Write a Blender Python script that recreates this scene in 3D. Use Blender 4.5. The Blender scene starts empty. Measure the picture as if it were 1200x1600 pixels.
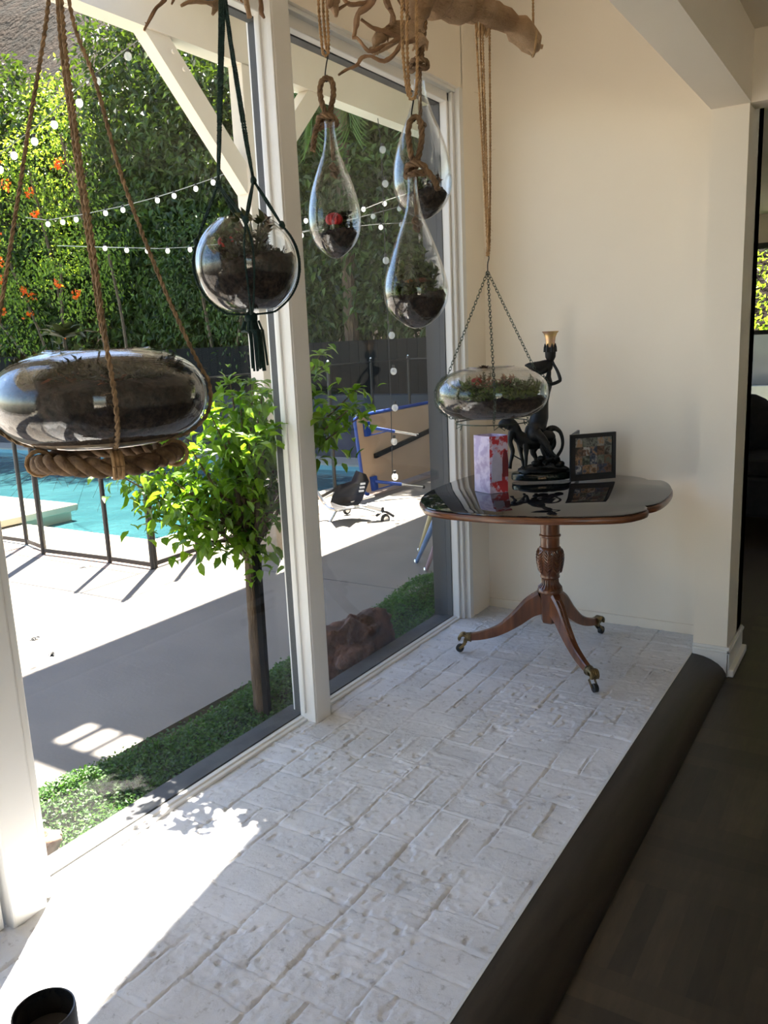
import bpy, bmesh, math, random
import numpy as np
from mathutils import Vector, Matrix
R0 = random.Random(7)
S = bpy.context.scene
COL = S.collection
# ------------------------------------------------------------------ camera
H = 1.40
F = 1286.0
def _axes():
    d = np.array([276., 6270., F]); d /= np.linalg.norm(d)
    y = np.array([820., -300., F]); y -= d*(y@d); y /= np.linalg.norm(y)
    z = -d
    x = np.cross(y, z)
    if x[0] < 0: x = -x
    return np.stack([x, y, z])
AX = _axes()                      # rows: world axes in camera space (right, down, forward)
CAM = np.array([0., 0., H])
def P(px, py, d):
    """point at forward distance d metres on the sight line through photo pixel px,py"""
    v = np.array([(px-600)/F*d, (py-800)/F*d, d])
    return AX@v + CAM
def onz(px, py, z):
    r = AX@np.array([(px-600)/F, (py-800)/F, 1.]); return CAM + r*(z-H)/r[2]
cam = bpy.data.cameras.new('camera'); cam.sensor_fit = 'VERTICAL'; cam.sensor_height = 36
cam.lens = F/1600*36; cam.clip_start = .05; cam.clip_end = 200
co = bpy.data.objects.new('camera', cam); COL.objects.link(co); S.camera = co
right, down, fwd = AX[:, 0], AX[:, 1], AX[:, 2]
M = Matrix(((right[0], -down[0], -fwd[0], 0), (right[1], -down[1], -fwd[1], 0), (right[2], -down[2], -fwd[2], H), (0, 0, 0, 1)))
co.matrix_world = M
# ------------------------------------------------------------------ light
SUN = Vector((-.274, .413, .869)).normalized()
w = bpy.data.worlds.new('world'); S.world = w; w.use_nodes = True
nt = w.node_tree; nt.nodes.clear()
o = nt.nodes.new('ShaderNodeOutputWorld'); bgn = nt.nodes.new('ShaderNodeBackground')
sky = nt.nodes.new('ShaderNodeTexSky'); sky.sky_type = 'NISHITA'; sky.sun_disc = False
sky.sun_elevation = math.radians(60); sky.sun_rotation = math.atan2(-.274, .413); sky.air_density = 1.0; sky.dust_density = .6
nt.links.new(sky.outputs[0], bgn.inputs[0]); nt.links.new(bgn.outputs[0], o.inputs[0]); bgn.inputs[1].default_value = .36
sl = bpy.data.lights.new('sun', 'SUN'); sl.energy = 30; sl.angle = math.radians(.6); sl.color = (1, .91, .78)
so = bpy.data.objects.new('sun', sl); COL.objects.link(so)
so.rotation_euler = SUN.to_track_quat('Z', 'Y').to_euler()
def area(name, loc, rot, sx, sy, e, col):
    l = bpy.data.lights.new(name, 'AREA'); l.shape = 'RECTANGLE'; l.size = sx; l.size_y = sy; l.energy = e; l.color = col
    ob = bpy.data.objects.new(name, l); COL.objects.link(ob); ob.location = loc; ob.rotation_euler = rot
    return ob
# fill daylight comes through an unseen opening added in wall_rear
S.view_settings.view_transform = 'Standard'; S.view_settings.look = 'None'; S.view_settings.gamma = 1
S.view_settings.use_curve_mapping = False; S.view_settings.exposure = 0.84
S.render.engine = 'CYCLES'
S.cycles.max_bounces = 10; S.cycles.transparent_max_bounces = 40; S.cycles.diffuse_bounces = 5; S.cycles.glossy_bounces = 5
S.cycles.caustics_reflective = False; S.cycles.caustics_refractive = False

# ------------------------------------------------------------------ materials
def newmat(name):
    m = bpy.data.materials.new(name); m.use_nodes = True; t = m.node_tree; t.nodes.clear()
    out = t.nodes.new('ShaderNodeOutputMaterial'); return m, t, out
def coords(t, kind='Object'):
    c = t.nodes.new('ShaderNodeTexCoord'); return c.outputs[kind]
def noise(t, vec, scale, detail=4, rough=.55):
    n = t.nodes.new('ShaderNodeTexNoise'); n.inputs['Scale'].default_value = scale; n.inputs['Detail'].default_value = detail
    n.inputs['Roughness'].default_value = rough; t.links.new(vec, n.inputs['Vector']); return n.outputs['Fac']
def ramp(t, fac, stops):
    r = t.nodes.new('ShaderNodeValToRGB'); e = r.color_ramp.elements
    while len(e) < len(stops): e.new(.5)
    for k, (p, c) in enumerate(stops):
        e[k].position = p; e[k].color = (*c, 1)
    t.links.new(fac, r.inputs[0]); return r.outputs[0]
def bumpn(t, h, st, dist=.01, prev=None):
    b = t.nodes.new('ShaderNodeBump'); b.inputs['Strength'].default_value = st; b.inputs['Distance'].default_value = dist
    t.links.new(h, b.inputs['Height'])
    if prev is not None: t.links.new(prev, b.inputs['Normal'])
    return b.outputs[0]
def mat(name, c1, c2=None, rough=.6, metal=0, ns=8, bs=None, bst=.3, bd=.01, spec=.5, stretch=None, lo=.35, hi=.65, coat=0):
    m, t, out = newmat(name); b = t.nodes.new('ShaderNodeBsdfPrincipled'); t.links.new(b.outputs[0], out.inputs[0])
    v = coords(t)
    if stretch:
        mp = t.nodes.new('ShaderNodeMapping'); mp.inputs['Scale'].default_value = stretch; t.links.new(v, mp.inputs[0]); v = mp.outputs[0]
    if c2 is None: c2 = tuple(x*.85 for x in c1)
    t.links.new(ramp(t, noise(t, v, ns), [(lo, c2), (hi, c1)]), b.inputs['Base Color'])
    b.inputs['Roughness'].default_value = rough; b.inputs['Metallic'].default_value = metal
    b.inputs['Specular IOR Level'].default_value = spec
    if coat: b.inputs['Coat Weight'].default_value = coat; b.inputs['Coat Roughness'].default_value = .08
    if bs: t.links.new(bumpn(t, noise(t, v, bs, 6), bst, bd), b.inputs['Normal'])
    return m
def leafmat(name, c1, c2, tr=.45, ns=3., rough=.45):
    m, t, out = newmat(name); v = coords(t)
    g = t.nodes.new('ShaderNodeNewGeometry')
    mixf = t.nodes.new('ShaderNodeMath'); mixf.operation = 'MULTIPLY_ADD'; mixf.inputs[1].default_value = .5
    t.links.new(g.outputs['Random Per Island'], mixf.inputs[0]); 
    h = t.nodes.new('ShaderNodeMath'); h.operation = 'MULTIPLY'; h.inputs[1].default_value = .5
    t.links.new(noise(t, v, ns, 2), h.inputs[0]); t.links.new(h.outputs[0], mixf.inputs[2])
    col = ramp(t, mixf.outputs[0], [(.2, c2), (.75, c1)])
    b = t.nodes.new('ShaderNodeBsdfPrincipled'); b.inputs['Roughness'].default_value = rough; t.links.new(col, b.inputs['Base Color'])
    tl = t.nodes.new('ShaderNodeBsdfTranslucent')
    hs = t.nodes.new('ShaderNodeMixRGB'); hs.blend_type = 'MULTIPLY'; hs.inputs[0].default_value = 1; t.links.new(col, hs.inputs[1]); hs.inputs[2].default_value = (1.5, 1.5, .55, 1)
    t.links.new(hs.outputs[0], tl.inputs[0])
    mx = t.nodes.new('ShaderNodeMixShader'); mx.inputs[0].default_value = tr
    t.links.new(b.outputs[0], mx.inputs[1]); t.links.new(tl.outputs[0], mx.inputs[2]); t.links.new(mx.outputs[0], out.inputs[0])
    return m
def glassmat(name, tint=(1, 1, 1), base=.05, edge=.8, power=3.0, rough=.0):
    m, t, out = newmat(name)
    tr = t.nodes.new('ShaderNodeBsdfTransparent'); tr.inputs[0].default_value = (*tint, 1)
    gl = t.nodes.new('ShaderNodeBsdfGlossy'); gl.inputs['Roughness'].default_value = rough
    lw = t.nodes.new('ShaderNodeLayerWeight'); lw.inputs[0].default_value = .5
    pw = t.nodes.new('ShaderNodeMath'); pw.operation = 'POWER'; pw.inputs[1].default_value = power; t.links.new(lw.outputs['Facing'], pw.inputs[0])
    ma = t.nodes.new('ShaderNodeMath'); ma.operation = 'MULTIPLY_ADD'; ma.inputs[1].default_value = edge; ma.inputs[2].default_value = base; ma.use_clamp = True
    t.links.new(pw.outputs[0], ma.inputs[0])
    mx = t.nodes.new('ShaderNodeMixShader'); t.links.new(ma.outputs[0], mx.inputs[0]); t.links.new(tr.outputs[0], mx.inputs[1]); t.links.new(gl.outputs[0], mx.inputs[2])
    t.links.new(mx.outputs[0], out.inputs[0]); return m
def brickmat():
    m, t, out = newmat('white washed brick'); b = t.nodes.new('ShaderNodeBsdfPrincipled'); t.links.new(b.outputs[0], out.inputs[0])
    v = coords(t)
    base = ramp(t, noise(t, v, 5, 5), [(.3, (.60, .61, .63)), (.6, (.71, .72, .74)), (.8, (.76, .77, .79))])
    pits = ramp(t, noise(t, v, 34, 8, .7), [(.34, (.45, .43, .40)), (.43, (1, 1, 1))])
    mul = t.nodes.new('ShaderNodeMixRGB'); mul.blend_type = 'MULTIPLY'; mul.inputs[0].default_value = .55
    t.links.new(base, mul.inputs[1]); t.links.new(pits, mul.inputs[2]); t.links.new(mul.outputs[0], b.inputs['Base Color'])
    b.inputs['Roughness'].default_value = .55
    n1 = bumpn(t, noise(t, v, 40, 8, .7), .35, .008)
    # rough patches: a mask decides where the wash is pitted
    msk = ramp(t, noise(t, v, 4, 3), [(.42, (0, 0, 0)), (.6, (1, 1, 1))])
    fine = t.nodes.new('ShaderNodeMath'); fine.operation = 'MULTIPLY'; t.links.new(noise(t, v, 60, 8, .75), fine.inputs[0]); t.links.new(msk, fine.inputs[1])
    t.links.new(bumpn(t, fine.outputs[0], .6, .008, n1), b.inputs['Normal'])
    return m
def woodfloor():
    m, t, out = newmat('dark stained oak floor'); b = t.nodes.new('ShaderNodeBsdfPrincipled'); t.links.new(b.outputs[0], out.inputs[0])
    v = coords(t); mp = t.nodes.new('ShaderNodeMapping'); mp.inputs['Scale'].default_value = (1, 1, 1); t.links.new(v, mp.inputs[0])
    g = t.nodes.new('ShaderNodeNewGeometry')
    mp2 = t.nodes.new('ShaderNodeMapping'); mp2.inputs['Scale'].default_value = (22, 3.5, 3); t.links.new(v, mp2.inputs[0])
    n = noise(t, mp2.outputs[0], 2.2, 8, .6)
    ad = t.nodes.new('ShaderNodeMath'); ad.operation = 'MULTIPLY_ADD'; ad.inputs[1].default_value = .45; t.links.new(g.outputs['Random Per Island'], ad.inputs[0])
    hm = t.nodes.new('ShaderNodeMath'); hm.operation = 'MULTIPLY'; hm.inputs[1].default_value = .6; t.links.new(n, hm.inputs[0]); t.links.new(hm.outputs[0], ad.inputs[2])
    t.links.new(ramp(t, ad.outputs[0], [(.2, (.010, .0075, .005)), (.6, (.030, .0215, .013)), (.9, (.060, .042, .025))]), b.inputs['Base Color'])
    b.inputs['Roughness'].default_value = .42
    t.links.new(bumpn(t, n, .15, .004), b.inputs['Normal']); return m
def watermat():
    m, t, out = newmat('pool water'); v = coords(t); b = t.nodes.new('ShaderNodeBsdfPrincipled'); t.links.new(b.outputs[0], out.inputs[0])
    t.links.new(ramp(t, noise(t, v, 1.4, 3), [(.35, (.04, .15, .175)), (.65, (.06, .20, .225))]), b.inputs['Base Color']); b.inputs['Roughness'].default_value = .06
    b.inputs['IOR'].default_value = 1.33; t.links.new(bumpn(t, noise(t, v, 2.4, 3), .35, .08), b.inputs['Normal']); return m
def meshmat():
    m, t, out = newmat('black pool fence mesh')
    tr = t.nodes.new('ShaderNodeBsdfTransparent'); df = t.nodes.new('ShaderNodeBsdfDiffuse'); df.inputs[0].default_value = (.02, .02, .022, 1)
    mx = t.nodes.new('ShaderNodeMixShader'); mx.inputs[0].default_value = .27
    t.links.new(tr.outputs[0], mx.inputs[1]); t.links.new(df.outputs[0], mx.inputs[2]); t.links.new(mx.outputs[0], out.inputs[0]); return m
def photomat(name, seed):
    rr = random.Random(seed)
    m, t, out = newmat(name); b = t.nodes.new('ShaderNodeBsdfPrincipled'); t.links.new(b.outputs[0], out.inputs[0])
    v = coords(t); mp = t.nodes.new('ShaderNodeMapping'); mp.inputs['Location'].default_value = (seed*3.1, seed*1.7, 0); t.links.new(v, mp.inputs[0])
    pal = [(.30, .30, .29), (.16, .09, .06), (.05, .07, .12), (.32, .20, .12), (.42, .42, .43), (.07, .055, .045), (.20, .21, .19), (.10, .12, .09)]
    a, c = rr.sample(pal, 2)
    t.links.new(ramp(t, noise(t, mp.outputs[0], 45, 2), [(.38, tuple(x*.3 for x in a)), (.5, a), (.62, c)]), b.inputs['Base Color'])
    b.inputs['Roughness'].default_value = .3; return m

MW = mat('cream plaster wall', (.89, .815, .70), (.865, .79, .675), .8, ns=1.5, bs=60, bst=.05)
MT = mat('white painted trim', (.80, .79, .77), (.76, .75, .72), .35, ns=3, bs=20, bst=.03)
MX = mat('exterior cream paint', (.80, .74, .64), (.74, .68, .58), .7, ns=2)
MXD = mat('dark weathered casing', (.06, .065, .07), (.03, .03, .035), .6, ns=9, stretch=(1, 1, .1))
MBRK = brickmat()
MFL = woodfloor()
MSTEP = mat('dark stained step wood', (.026, .02, .015), (.014, .011, .008), .45, ns=3, stretch=(10, 1, 10), bs=20, bst=.08)
MGROUT = mat('bright metal step edge', (.7, .69, .66), (.6, .59, .56), .4, ns=5)
MPANE = glassmat('window glass', (.93, .935, .94), .022, .5, 4)
MBOWL = glassmat('blown glass', (.96, .97, .97), .032, .75, 3.0)
MJUTE = mat('jute rope', (.50, .31, .15), (.26, .15, .065), .9, ns=60, bs=180, bst=.5, bd=.003)
MJUTE2 = mat('thick manila rope', (.23, .14, .07), (.10, .055, .028), .9, ns=50, bs=150, bst=.6, bd=.004)
MGREEN = mat('dark green cotton cord', (.008, .035, .028), (.004, .018, .014), .8, ns=80, bs=200, bst=.4, bd=.003)
def driftmat():
    m, t, out = newmat('driftwood'); b = t.nodes.new('ShaderNodeBsdfPrincipled'); t.links.new(b.outputs[0], out.inputs[0]); v = coords(t)
    m1 = t.nodes.new('ShaderNodeMapping'); m1.inputs['Rotation'].default_value = (0, 0, math.radians(-62)); t.links.new(v, m1.inputs[0])
    m2 = t.nodes.new('ShaderNodeMapping'); m2.inputs['Scale'].default_value = (5, 42, 42); t.links.new(m1.outputs[0], m2.inputs[0])
    n1 = noise(t, m2.outputs[0], 1.3, 8, .7); n2 = noise(t, v, 9, 5)
    c1 = ramp(t, n2, [(.3, (.46, .26, .13)), (.55, (.72, .47, .27)), (.75, (.82, .60, .40))]); c2 = ramp(t, n1, [(.32, (.30, .22, .17)), (.42, (1, 1, 1)), (.62, (1, 1, 1)), (.75, (.7, .6, .52))])
    mx = t.nodes.new('ShaderNodeMixRGB'); mx.blend_type = 'MULTIPLY'; mx.inputs[0].default_value = .85; t.links.new(c1, mx.inputs[1]); t.links.new(c2, mx.inputs[2]); t.links.new(mx.outputs[0], b.inputs['Base Color'])
    b.inputs['Roughness'].default_value = .8; t.links.new(bumpn(t, noise(t, v, 22, 6, .65), .8, .02, bumpn(t, n1, 1., .045)), b.inputs['Normal']); return m
MDRIFT = driftmat()
MTWIG = mat('brown twig bark', (.34, .20, .11), (.17, .09, .045), .85, ns=18, bs=70, bst=.6, bd=.004)
MSOIL = mat('dark potting soil', (.065, .042, .03), (.010, .007, .006), .95, ns=90, bs=120, bst=1, bd=.01)
MSAND = mat('pale sand layer', (.55, .43, .3), (.35, .26, .17), .9, ns=80, bs=120, bst=.5)
MMOSS = leafmat('moss', (.15, .22, .05), (.02, .05, .01), .2, 30)
MSUC = leafmat('grey green succulent', (.24, .31, .17), (.08, .12, .055), .15, 20)
MSUCD = leafmat('dark plum succulent', (.14, .06, .05), (.035, .028, .02), .15, 20)
MJADE = leafmat('jade leaf', (.11, .12, .05), (.035, .045, .02), .2, 20)
MRED = mat('red moon cactus', (.62, .03, .03), (.30, .01, .015), .5, ns=60, bs=80, bst=.5)
MPINK = leafmat('rose tinted succulent', (.40, .14, .10), (.12, .06, .03), .2, 20)
MCHAIN = mat('tarnished green chain', (.10, .13, .10), (.03, .04, .035), .45, .8, ns=60)
MIRON = mat('dark iron', (.03, .03, .03), (.015, .015, .015), .5, .8, ns=20)
MMAHO = mat('mahogany', (.20, .072, .028), (.075, .024, .010), .28, ns=4, stretch=(6, 6, 1), bs=30, bst=.06, coat=.3)
MEDGE = mat('mahogany table edge', (.22, .085, .035), (.09, .03, .012), .3, ns=6, stretch=(2, 2, 20), coat=.3)
MTOP = mat('black glass table top', (.012, .010, .012), (.008, .007, .009), .015, ns=3, spec=.9)
MBRASS = mat('tarnished brass', (.26, .19, .09), (.08, .06, .03), .38, .9, ns=40, bs=60, bst=.5)
MRUB = mat('black rubber', (.018, .018, .018), (.01, .01, .01), .45, ns=20)
MBRZ = mat('black bronze', (.008, .009, .009), (.004, .004, .004), .5, .1, spec=.35, ns=30, bs=60, bst=.4, bd=.003)
MMARB = mat('black green marble', (.012, .022, .018), (.004, .006, .006), .12, ns=20)
MGOLD = mat('iridescent gold glass', (.78, .56, .20), (.50, .30, .26), .22, .45, ns=9, stretch=(1, 1, 3))
MFRAME = mat('black frame', (.012, .011, .013), (.007, .007, .008), .35, ns=12)
MPAPER = None
MLEAFT = leafmat('citrus leaf', (.20, .34, .035), (.05, .13, .013), .5, 5, .35)
MBARK = mat('tree bark', (.17, .115, .07), (.07, .045, .028), .9, ns=12, bs=30, bst=.8, bd=.02, stretch=(3, 3, .6))
MHEDGE = leafmat('ficus leaf', (.075, .125, .02), (.008, .02, .004), .30, 1.6, .5)
MHEDGE2 = leafmat('vine leaf in sunlit tone', (.34, .46, .07), (.08, .14, .02), .5, 1.5, .4)  # vine leaves; raised tone also stands in for sunlit hedge tops
MPALM = leafmat('palm frond', (.12, .22, .05), (.04, .09, .02), .4, 4)
MFLOW = leafmat('orange blossom', (.95, .22, .03), (.8, .10, .01), .5, 20)
MGC = leafmat('baby tears ground cover', (.07, .18, .025), (.016, .06, .009), .35, 6, .5)
MSOILB = mat('bed soil', (.04, .05, .02), (.02, .025, .01), .95, ns=20, bs=40, bst=.6)
MCONC = mat('concrete deck', (.205, .188, .168), (.178, .163, .146), .75, ns=3, bs=70, bst=.12)
MCONC2 = mat('pool deck paving', (.34, .25, .195), (.30, .22, .175), .75, ns=3, bs=60, bst=.12)
MCOP = mat('cream pool coping', (.66, .60, .48), (.60, .54, .43), .7, ns=4, bs=60, bst=.1)
MJOINT = mat('dark joint', (.10, .10, .10), (.06, .06, .06), .9, ns=9)
MTILE = mat('turquoise pool plaster', (.32, .72, .76), (.25, .64, .70), .5, ns=2)
MWALL2 = mat('grey retaining wall', (.085, .095, .115), (.06, .067, .08), .9, spec=.15, ns=2.5, bs=20, bst=.2)
MFENCE = mat('dark timber fence', (.014, .014, .014), (.008, .008, .008), .9, spec=.1, ns=5, stretch=(8, 8, .5))
MDK = leafmat('dark bushy growth', (.055, .06, .03), (.014, .016, .009), .15, 20)
MJUTEB = mat('weathered jute rope', (.34, .22, .12), (.16, .10, .05), .9, ns=60, bs=180, bst=.5, bd=.003)
MHILL = mat('brown hillside', (.030, .018, .010), (.008, .007, .004), .95, spec=.1, ns=1.2, bs=4, bst=1, bd=.2)
MFP = mat('black fence post', (.02, .02, .022), (.012, .012, .013), .4, ns=10)
MMESH = meshmat(); MWATER = watermat()
MFOOT = mat('concrete footing', (.36, .30, .23), (.25, .21, .16), .85, ns=12, bs=40, bst=.3)
MROCK = mat('brown lava rock', (.23, .12, .085), (.075, .05, .04), .95, ns=9, bs=22, bst=1, bd=.03)
def bulbmat():
    m, t, out = newmat('bulb glass'); tr = t.nodes.new('ShaderNodeBsdfTransparent'); b = t.nodes.new('ShaderNodeBsdfPrincipled'); b.inputs['Base Color'].default_value = (.85, .86, .84, 1); b.inputs['Roughness'].default_value = .12
    tl = t.nodes.new('ShaderNodeBsdfTranslucent'); tl.inputs[0].default_value = (.95, .95, .92, 1); m1 = t.nodes.new('ShaderNodeMixShader'); m1.inputs[0].default_value = .6; t.links.new(b.outputs[0], m1.inputs[1]); t.links.new(tl.outputs[0], m1.inputs[2])
    m2 = t.nodes.new('ShaderNodeMixShader'); m2.inputs[0].default_value = .42; t.links.new(tr.outputs[0], m2.inputs[1]); t.links.new(m1.outputs[0], m2.inputs[2]); t.links.new(m2.outputs[0], out.inputs[0]); return m
MBULB = bulbmat()
MWIRE = mat('grey wire', (.22, .24, .22), (.12, .13, .12), .6, ns=9)
MWIREK = mat('black wire', (.02, .02, .02), (.012, .012, .012), .6, ns=9)
MPP = mat('tan hardboard', (.52, .36, .235), (.48, .33, .21), .6, ns=2)
MBLUE = mat('blue powder coated steel', (.02, .07, .34), (.015, .05, .26), .35, ns=5)
MCHROME = mat('chrome tube', (.75, .75, .75), (.65, .65, .65), .2, .9, ns=5)
MSEAT = mat('black plastic kart seat', (.02, .02, .023), (.014, .014, .016), .4, ns=8)
MWHITE = mat('white marking', (.75, .75, .75), (.68, .68, .68), .5, ns=8)
MPY = mat('pale yellow painted wood', (.60, .50, .26), (.52, .43, .22), .5, ns=8)
MPB = mat('pale blue painted wood', (.16, .26, .46), (.13, .22, .4), .5, ns=8)
MPK = mat('dusty pink painted wood', (.34, .22, .24), (.28, .18, .2), .5, ns=8)
MPOT = mat('glazed charcoal pot', (.022, .022, .020), (.012, .012, .011), .12, ns=9)
MSOFA = mat('charcoal sofa cloth', (.02, .02, .022), (.012, .012, .014), .9, ns=20)
MLAWN = mat('lawn', (.14, .26, .05), (.08, .17, .03), .9, ns=9)
MGREYW = mat('pale grey slab', (.35, .36, .37), (.28, .29, .30), .8, ns=3)

# ------------------------------------------------------------------ mesh helpers
class MB:
    def __init__(s): s.v = []; s.f = []; s.n = 0; s.sm = True
    def add(s, v, f):
        v = np.asarray(v, float); s.v.append(v); n = s.n
        s.f.extend([tuple(int(i)+n for i in q) for q in f]); s.n += len(v); return s
    def box(s, a, b):
        x0, y0, z0 = [min(p, q) for p, q in zip(a, b)]; x1, y1, z1 = [max(p, q) for p, q in zip(a, b)]
        return s.add([(x0, y0, z0), (x1, y0, z0), (x1, y1, z0), (x0, y1, z0), (x0, y0, z1), (x1, y0, z1), (x1, y1, z1), (x0, y1, z1)],
              [(0, 3, 2, 1), (4, 5, 6, 7), (0, 1, 5, 4), (1, 2, 6, 5), (2, 3, 7, 6), (3, 0, 4, 7)])
    def hexa(s, p): return s.add(p, [(0, 3, 2, 1), (4, 5, 6, 7), (0, 1, 5, 4), (1, 2, 6, 5), (2, 3, 7, 6), (3, 0, 4, 7)])
    def bar(s, a, b, w, h, up=(0, 0, 1)):
        a = np.array(a, float); b = np.array(b, float); d = b-a; d /= np.linalg.norm(d)
        u = np.cross(d, up); u /= np.linalg.norm(u); t = np.cross(u, d); u = u*w/2; t = t*h/2
        return s.hexa([a-u-t, a+u-t, b+u-t, b-u-t, a-u+t, a+u+t, b+u+t, b-u+t])
    def prism(s, poly, z0, z1):
        n = len(poly); v = [(x, y, z0) for x, y in poly]+[(x, y, z1) for x, y in poly]
        f = [tuple(range(n-1, -1, -1)), tuple(range(n, 2*n))]+[(i, (i+1) % n, (i+1) % n+n, i+n) for i in range(n)]
        return s.add(v, f)
    def tube(s, pts, r, seg=8, cap=True, flat=1.0, wob=0, rng=None, ridges=0):
        pts = np.asarray(pts, float); n = len(pts)
        if np.isscalar(r): r = np.full(n, r)
        r = np.asarray(r, float)
        T = np.gradient(pts, axis=0); T /= np.linalg.norm(T, axis=1)[:, None]+1e-12
        ref = np.array([0, 0, 1.]) if abs(T[0][2]) < .9 else np.array([1., 0, 0])
        u = np.cross(T[0], ref); u /= np.linalg.norm(u); V = []
        ang = np.arange(seg)/seg*2*np.pi
        off = (rng.random((n, seg))-.5)*2*wob if wob and rng is not None else np.zeros((n, seg))
        for i in range(n):
            u = u-T[i]*(u@T[i]); u /= np.linalg.norm(u)+1e-12; w_ = np.cross(T[i], u)
            rr = r[i]*(1+off[i]+(ridges*np.cos(ang*3+i*.25) if ridges else 0))
            V.append(pts[i]+np.outer(rr*np.cos(ang), u)+np.outer(rr*np.sin(ang)*flat, w_))
        V = np.concatenate(V); f = []
        for i in range(n-1):
            for k in range(seg):
                a = i*seg+k; b = i*seg+(k+1) % seg; f.append((a, b, b+seg, a+seg))
        if cap:
            f.append(tuple(range(seg-1, -1, -1))); f.append(tuple(range((n-1)*seg, n*seg)))
        return s.add(V, f)
    def lathe(s, prof, c=(0, 0, 0), seg=40, flute=0, nf=0, a0=0):
        c = np.array(c, float); n = len(prof); V = []
        for k in range(seg):
            a = 2*np.pi*k/seg+a0; fl = 1+flute*math.cos(nf*a) if nf else 1
            for (r, z) in prof: V.append(c+np.array([r*fl*math.cos(a), r*fl*math.sin(a), z]))
        f = []
        for k in range(seg):
            k2 = (k+1) % seg
            for i in range(n-1): f.append((k*n+i, k2*n+i, k2*n+i+1, k*n+i+1))
        return s.add(V, f)
    def ball(s, c, r, seg=12, rings=8, sc=(1, 1, 1), bump=0, rng=None):
        V = []; f = []; c = np.array(c, float)
        for i in range(rings+1):
            t = math.pi*i/rings
            for k in range(seg):
                a = 2*math.pi*k/seg; q = r*(1+(rng.uniform(-bump, bump) if rng else 0))
                V.append(c+np.array([math.sin(t)*math.cos(a)*sc[0], math.sin(t)*math.sin(a)*sc[1], math.cos(t)*sc[2]])*q)
        for i in range(rings):
            for k in range(seg):
                a = i*seg+k; b = i*seg+(k+1) % seg; f.append((a, a+seg, b+seg, b))
        return s.add(V, f)
    def rope(s, pts, R, pitch=None, strands=3, seg=5, step=None, hairs=0, rng=None):
        pts = spline(pts, step or R*.9); pitch = pitch or R*7
        d = np.linalg.norm(np.diff(pts, axis=0), axis=1); L = np.concatenate([[0], np.cumsum(d)])
        T = np.gradient(pts, axis=0); T /= np.linalg.norm(T, axis=1)[:, None]+1e-12
        ref = np.array([0, 0, 1.]) if abs(T[0][2]) < .9 else np.array([1., 0, 0])
        u = np.cross(T[0], ref); u /= np.linalg.norm(u); U = []; W = []
        for i in range(len(pts)):
            u = u-T[i]*(u@T[i]); u /= np.linalg.norm(u)+1e-12; U.append(u); W.append(np.cross(T[i], u))
        U = np.array(U); W = np.array(W); ph = L/pitch*2*np.pi
        for k in range(strands):
            a = ph+2*np.pi*k/strands
            s.tube(pts+(np.cos(a)[:, None]*U+np.sin(a)[:, None]*W)*R*.5, R*.56, seg)
        if hairs and rng:
            for _ in range(hairs):
                i = rng.randrange(len(pts)); q = pts[i]; dv = np.array([rng.uniform(-1, 1) for _ in range(3)]); dv /= np.linalg.norm(dv)
                l = R*rng.uniform(2, 5); s.tube([q+dv*R*.6, q+dv*l*.6+np.array([0, 0, .001]), q+dv*l], .00025, 3)
        return s
    def build(s, name, m, parent=None, smooth=True, origin=None, auto=40):
        v = np.concatenate(s.v) if s.v else np.zeros((0, 3))
        org = np.array(origin if origin is not None else (parent['_o'] if parent is not None else (0, 0, 0)), float)
        me = bpy.data.meshes.new(name); me.from_pydata((v-org).tolist(), [], s.f); me.update()
        me.materials.append(m)
        if smooth:
            me.polygons.foreach_set('use_smooth', [True]*len(me.polygons))
            try: me.set_sharp_from_angle(angle=math.radians(auto))
            except Exception: pass
        ob = bpy.data.objects.new(name, me); COL.objects.link(ob)
        if parent is not None: ob.parent = parent
        else: ob.location = org
        ob['_o'] = [float(x) for x in org]
        return ob
def spline(pts, step):
    pts = np.asarray(pts, float)
    if len(pts) < 3:
        n = max(2, int(np.linalg.norm(pts[1]-pts[0])/step)); return np.array([pts[0]+(pts[1]-pts[0])*t for t in np.linspace(0, 1, n+1)])
    p = np.vstack([2*pts[0]-pts[1], pts, 2*pts[-1]-pts[-2]]); out = []
    for i in range(1, len(p)-2):
        n = max(1, int(np.linalg.norm(p[i+1]-p[i])/step))
        for k in range(n):
            t = k/n; out.append(.5*((2*p[i])+(-p[i-1]+p[i+1])*t+(2*p[i-1]-5*p[i]+4*p[i+1]-p[i+2])*t*t+(-p[i-1]+3*p[i]-3*p[i+1]+p[i+2])*t**3))
    out.append(pts[-1]); return np.array(out)
def tag(o, label, cat, group=None, kind=None):
    o['label'] = label; o['category'] = cat
    if group: o['group'] = group
    if kind: o['kind'] = kind
    return o
def thing(name, loc, label, cat, group=None, kind=None):
    e = bpy.data.objects.new(name, None); e.empty_display_size = .05; COL.objects.link(e); e.location = loc; e['_o'] = [float(x) for x in loc]
    return tag(e, label, cat, group, kind)
def struct(mb, name, m, smooth=False, parent=None, label=None):
    ob = mb.build(name, m, parent, smooth)
    if parent is None: ob['kind'] = 'structure'
    if label: ob['label'] = label
    return ob
def dup(o, loc, label, group=None, parent=None):
    c = o.copy(); COL.objects.link(c)
    if parent is None:
        c.location = loc; c['label'] = label
        if group: c['group'] = group
    else: c.parent = parent
    for ch in [x for x in bpy.data.objects if x.parent == o]: dup(ch, None, None, None, c)
    return c
def bevel(ob, w, seg=2):
    b = ob.modifiers.new('bevel', 'BEVEL'); b.width = w; b.segments = seg; b.limit_method = 'ANGLE'; b.angle_limit = math.radians(35); return ob

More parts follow.
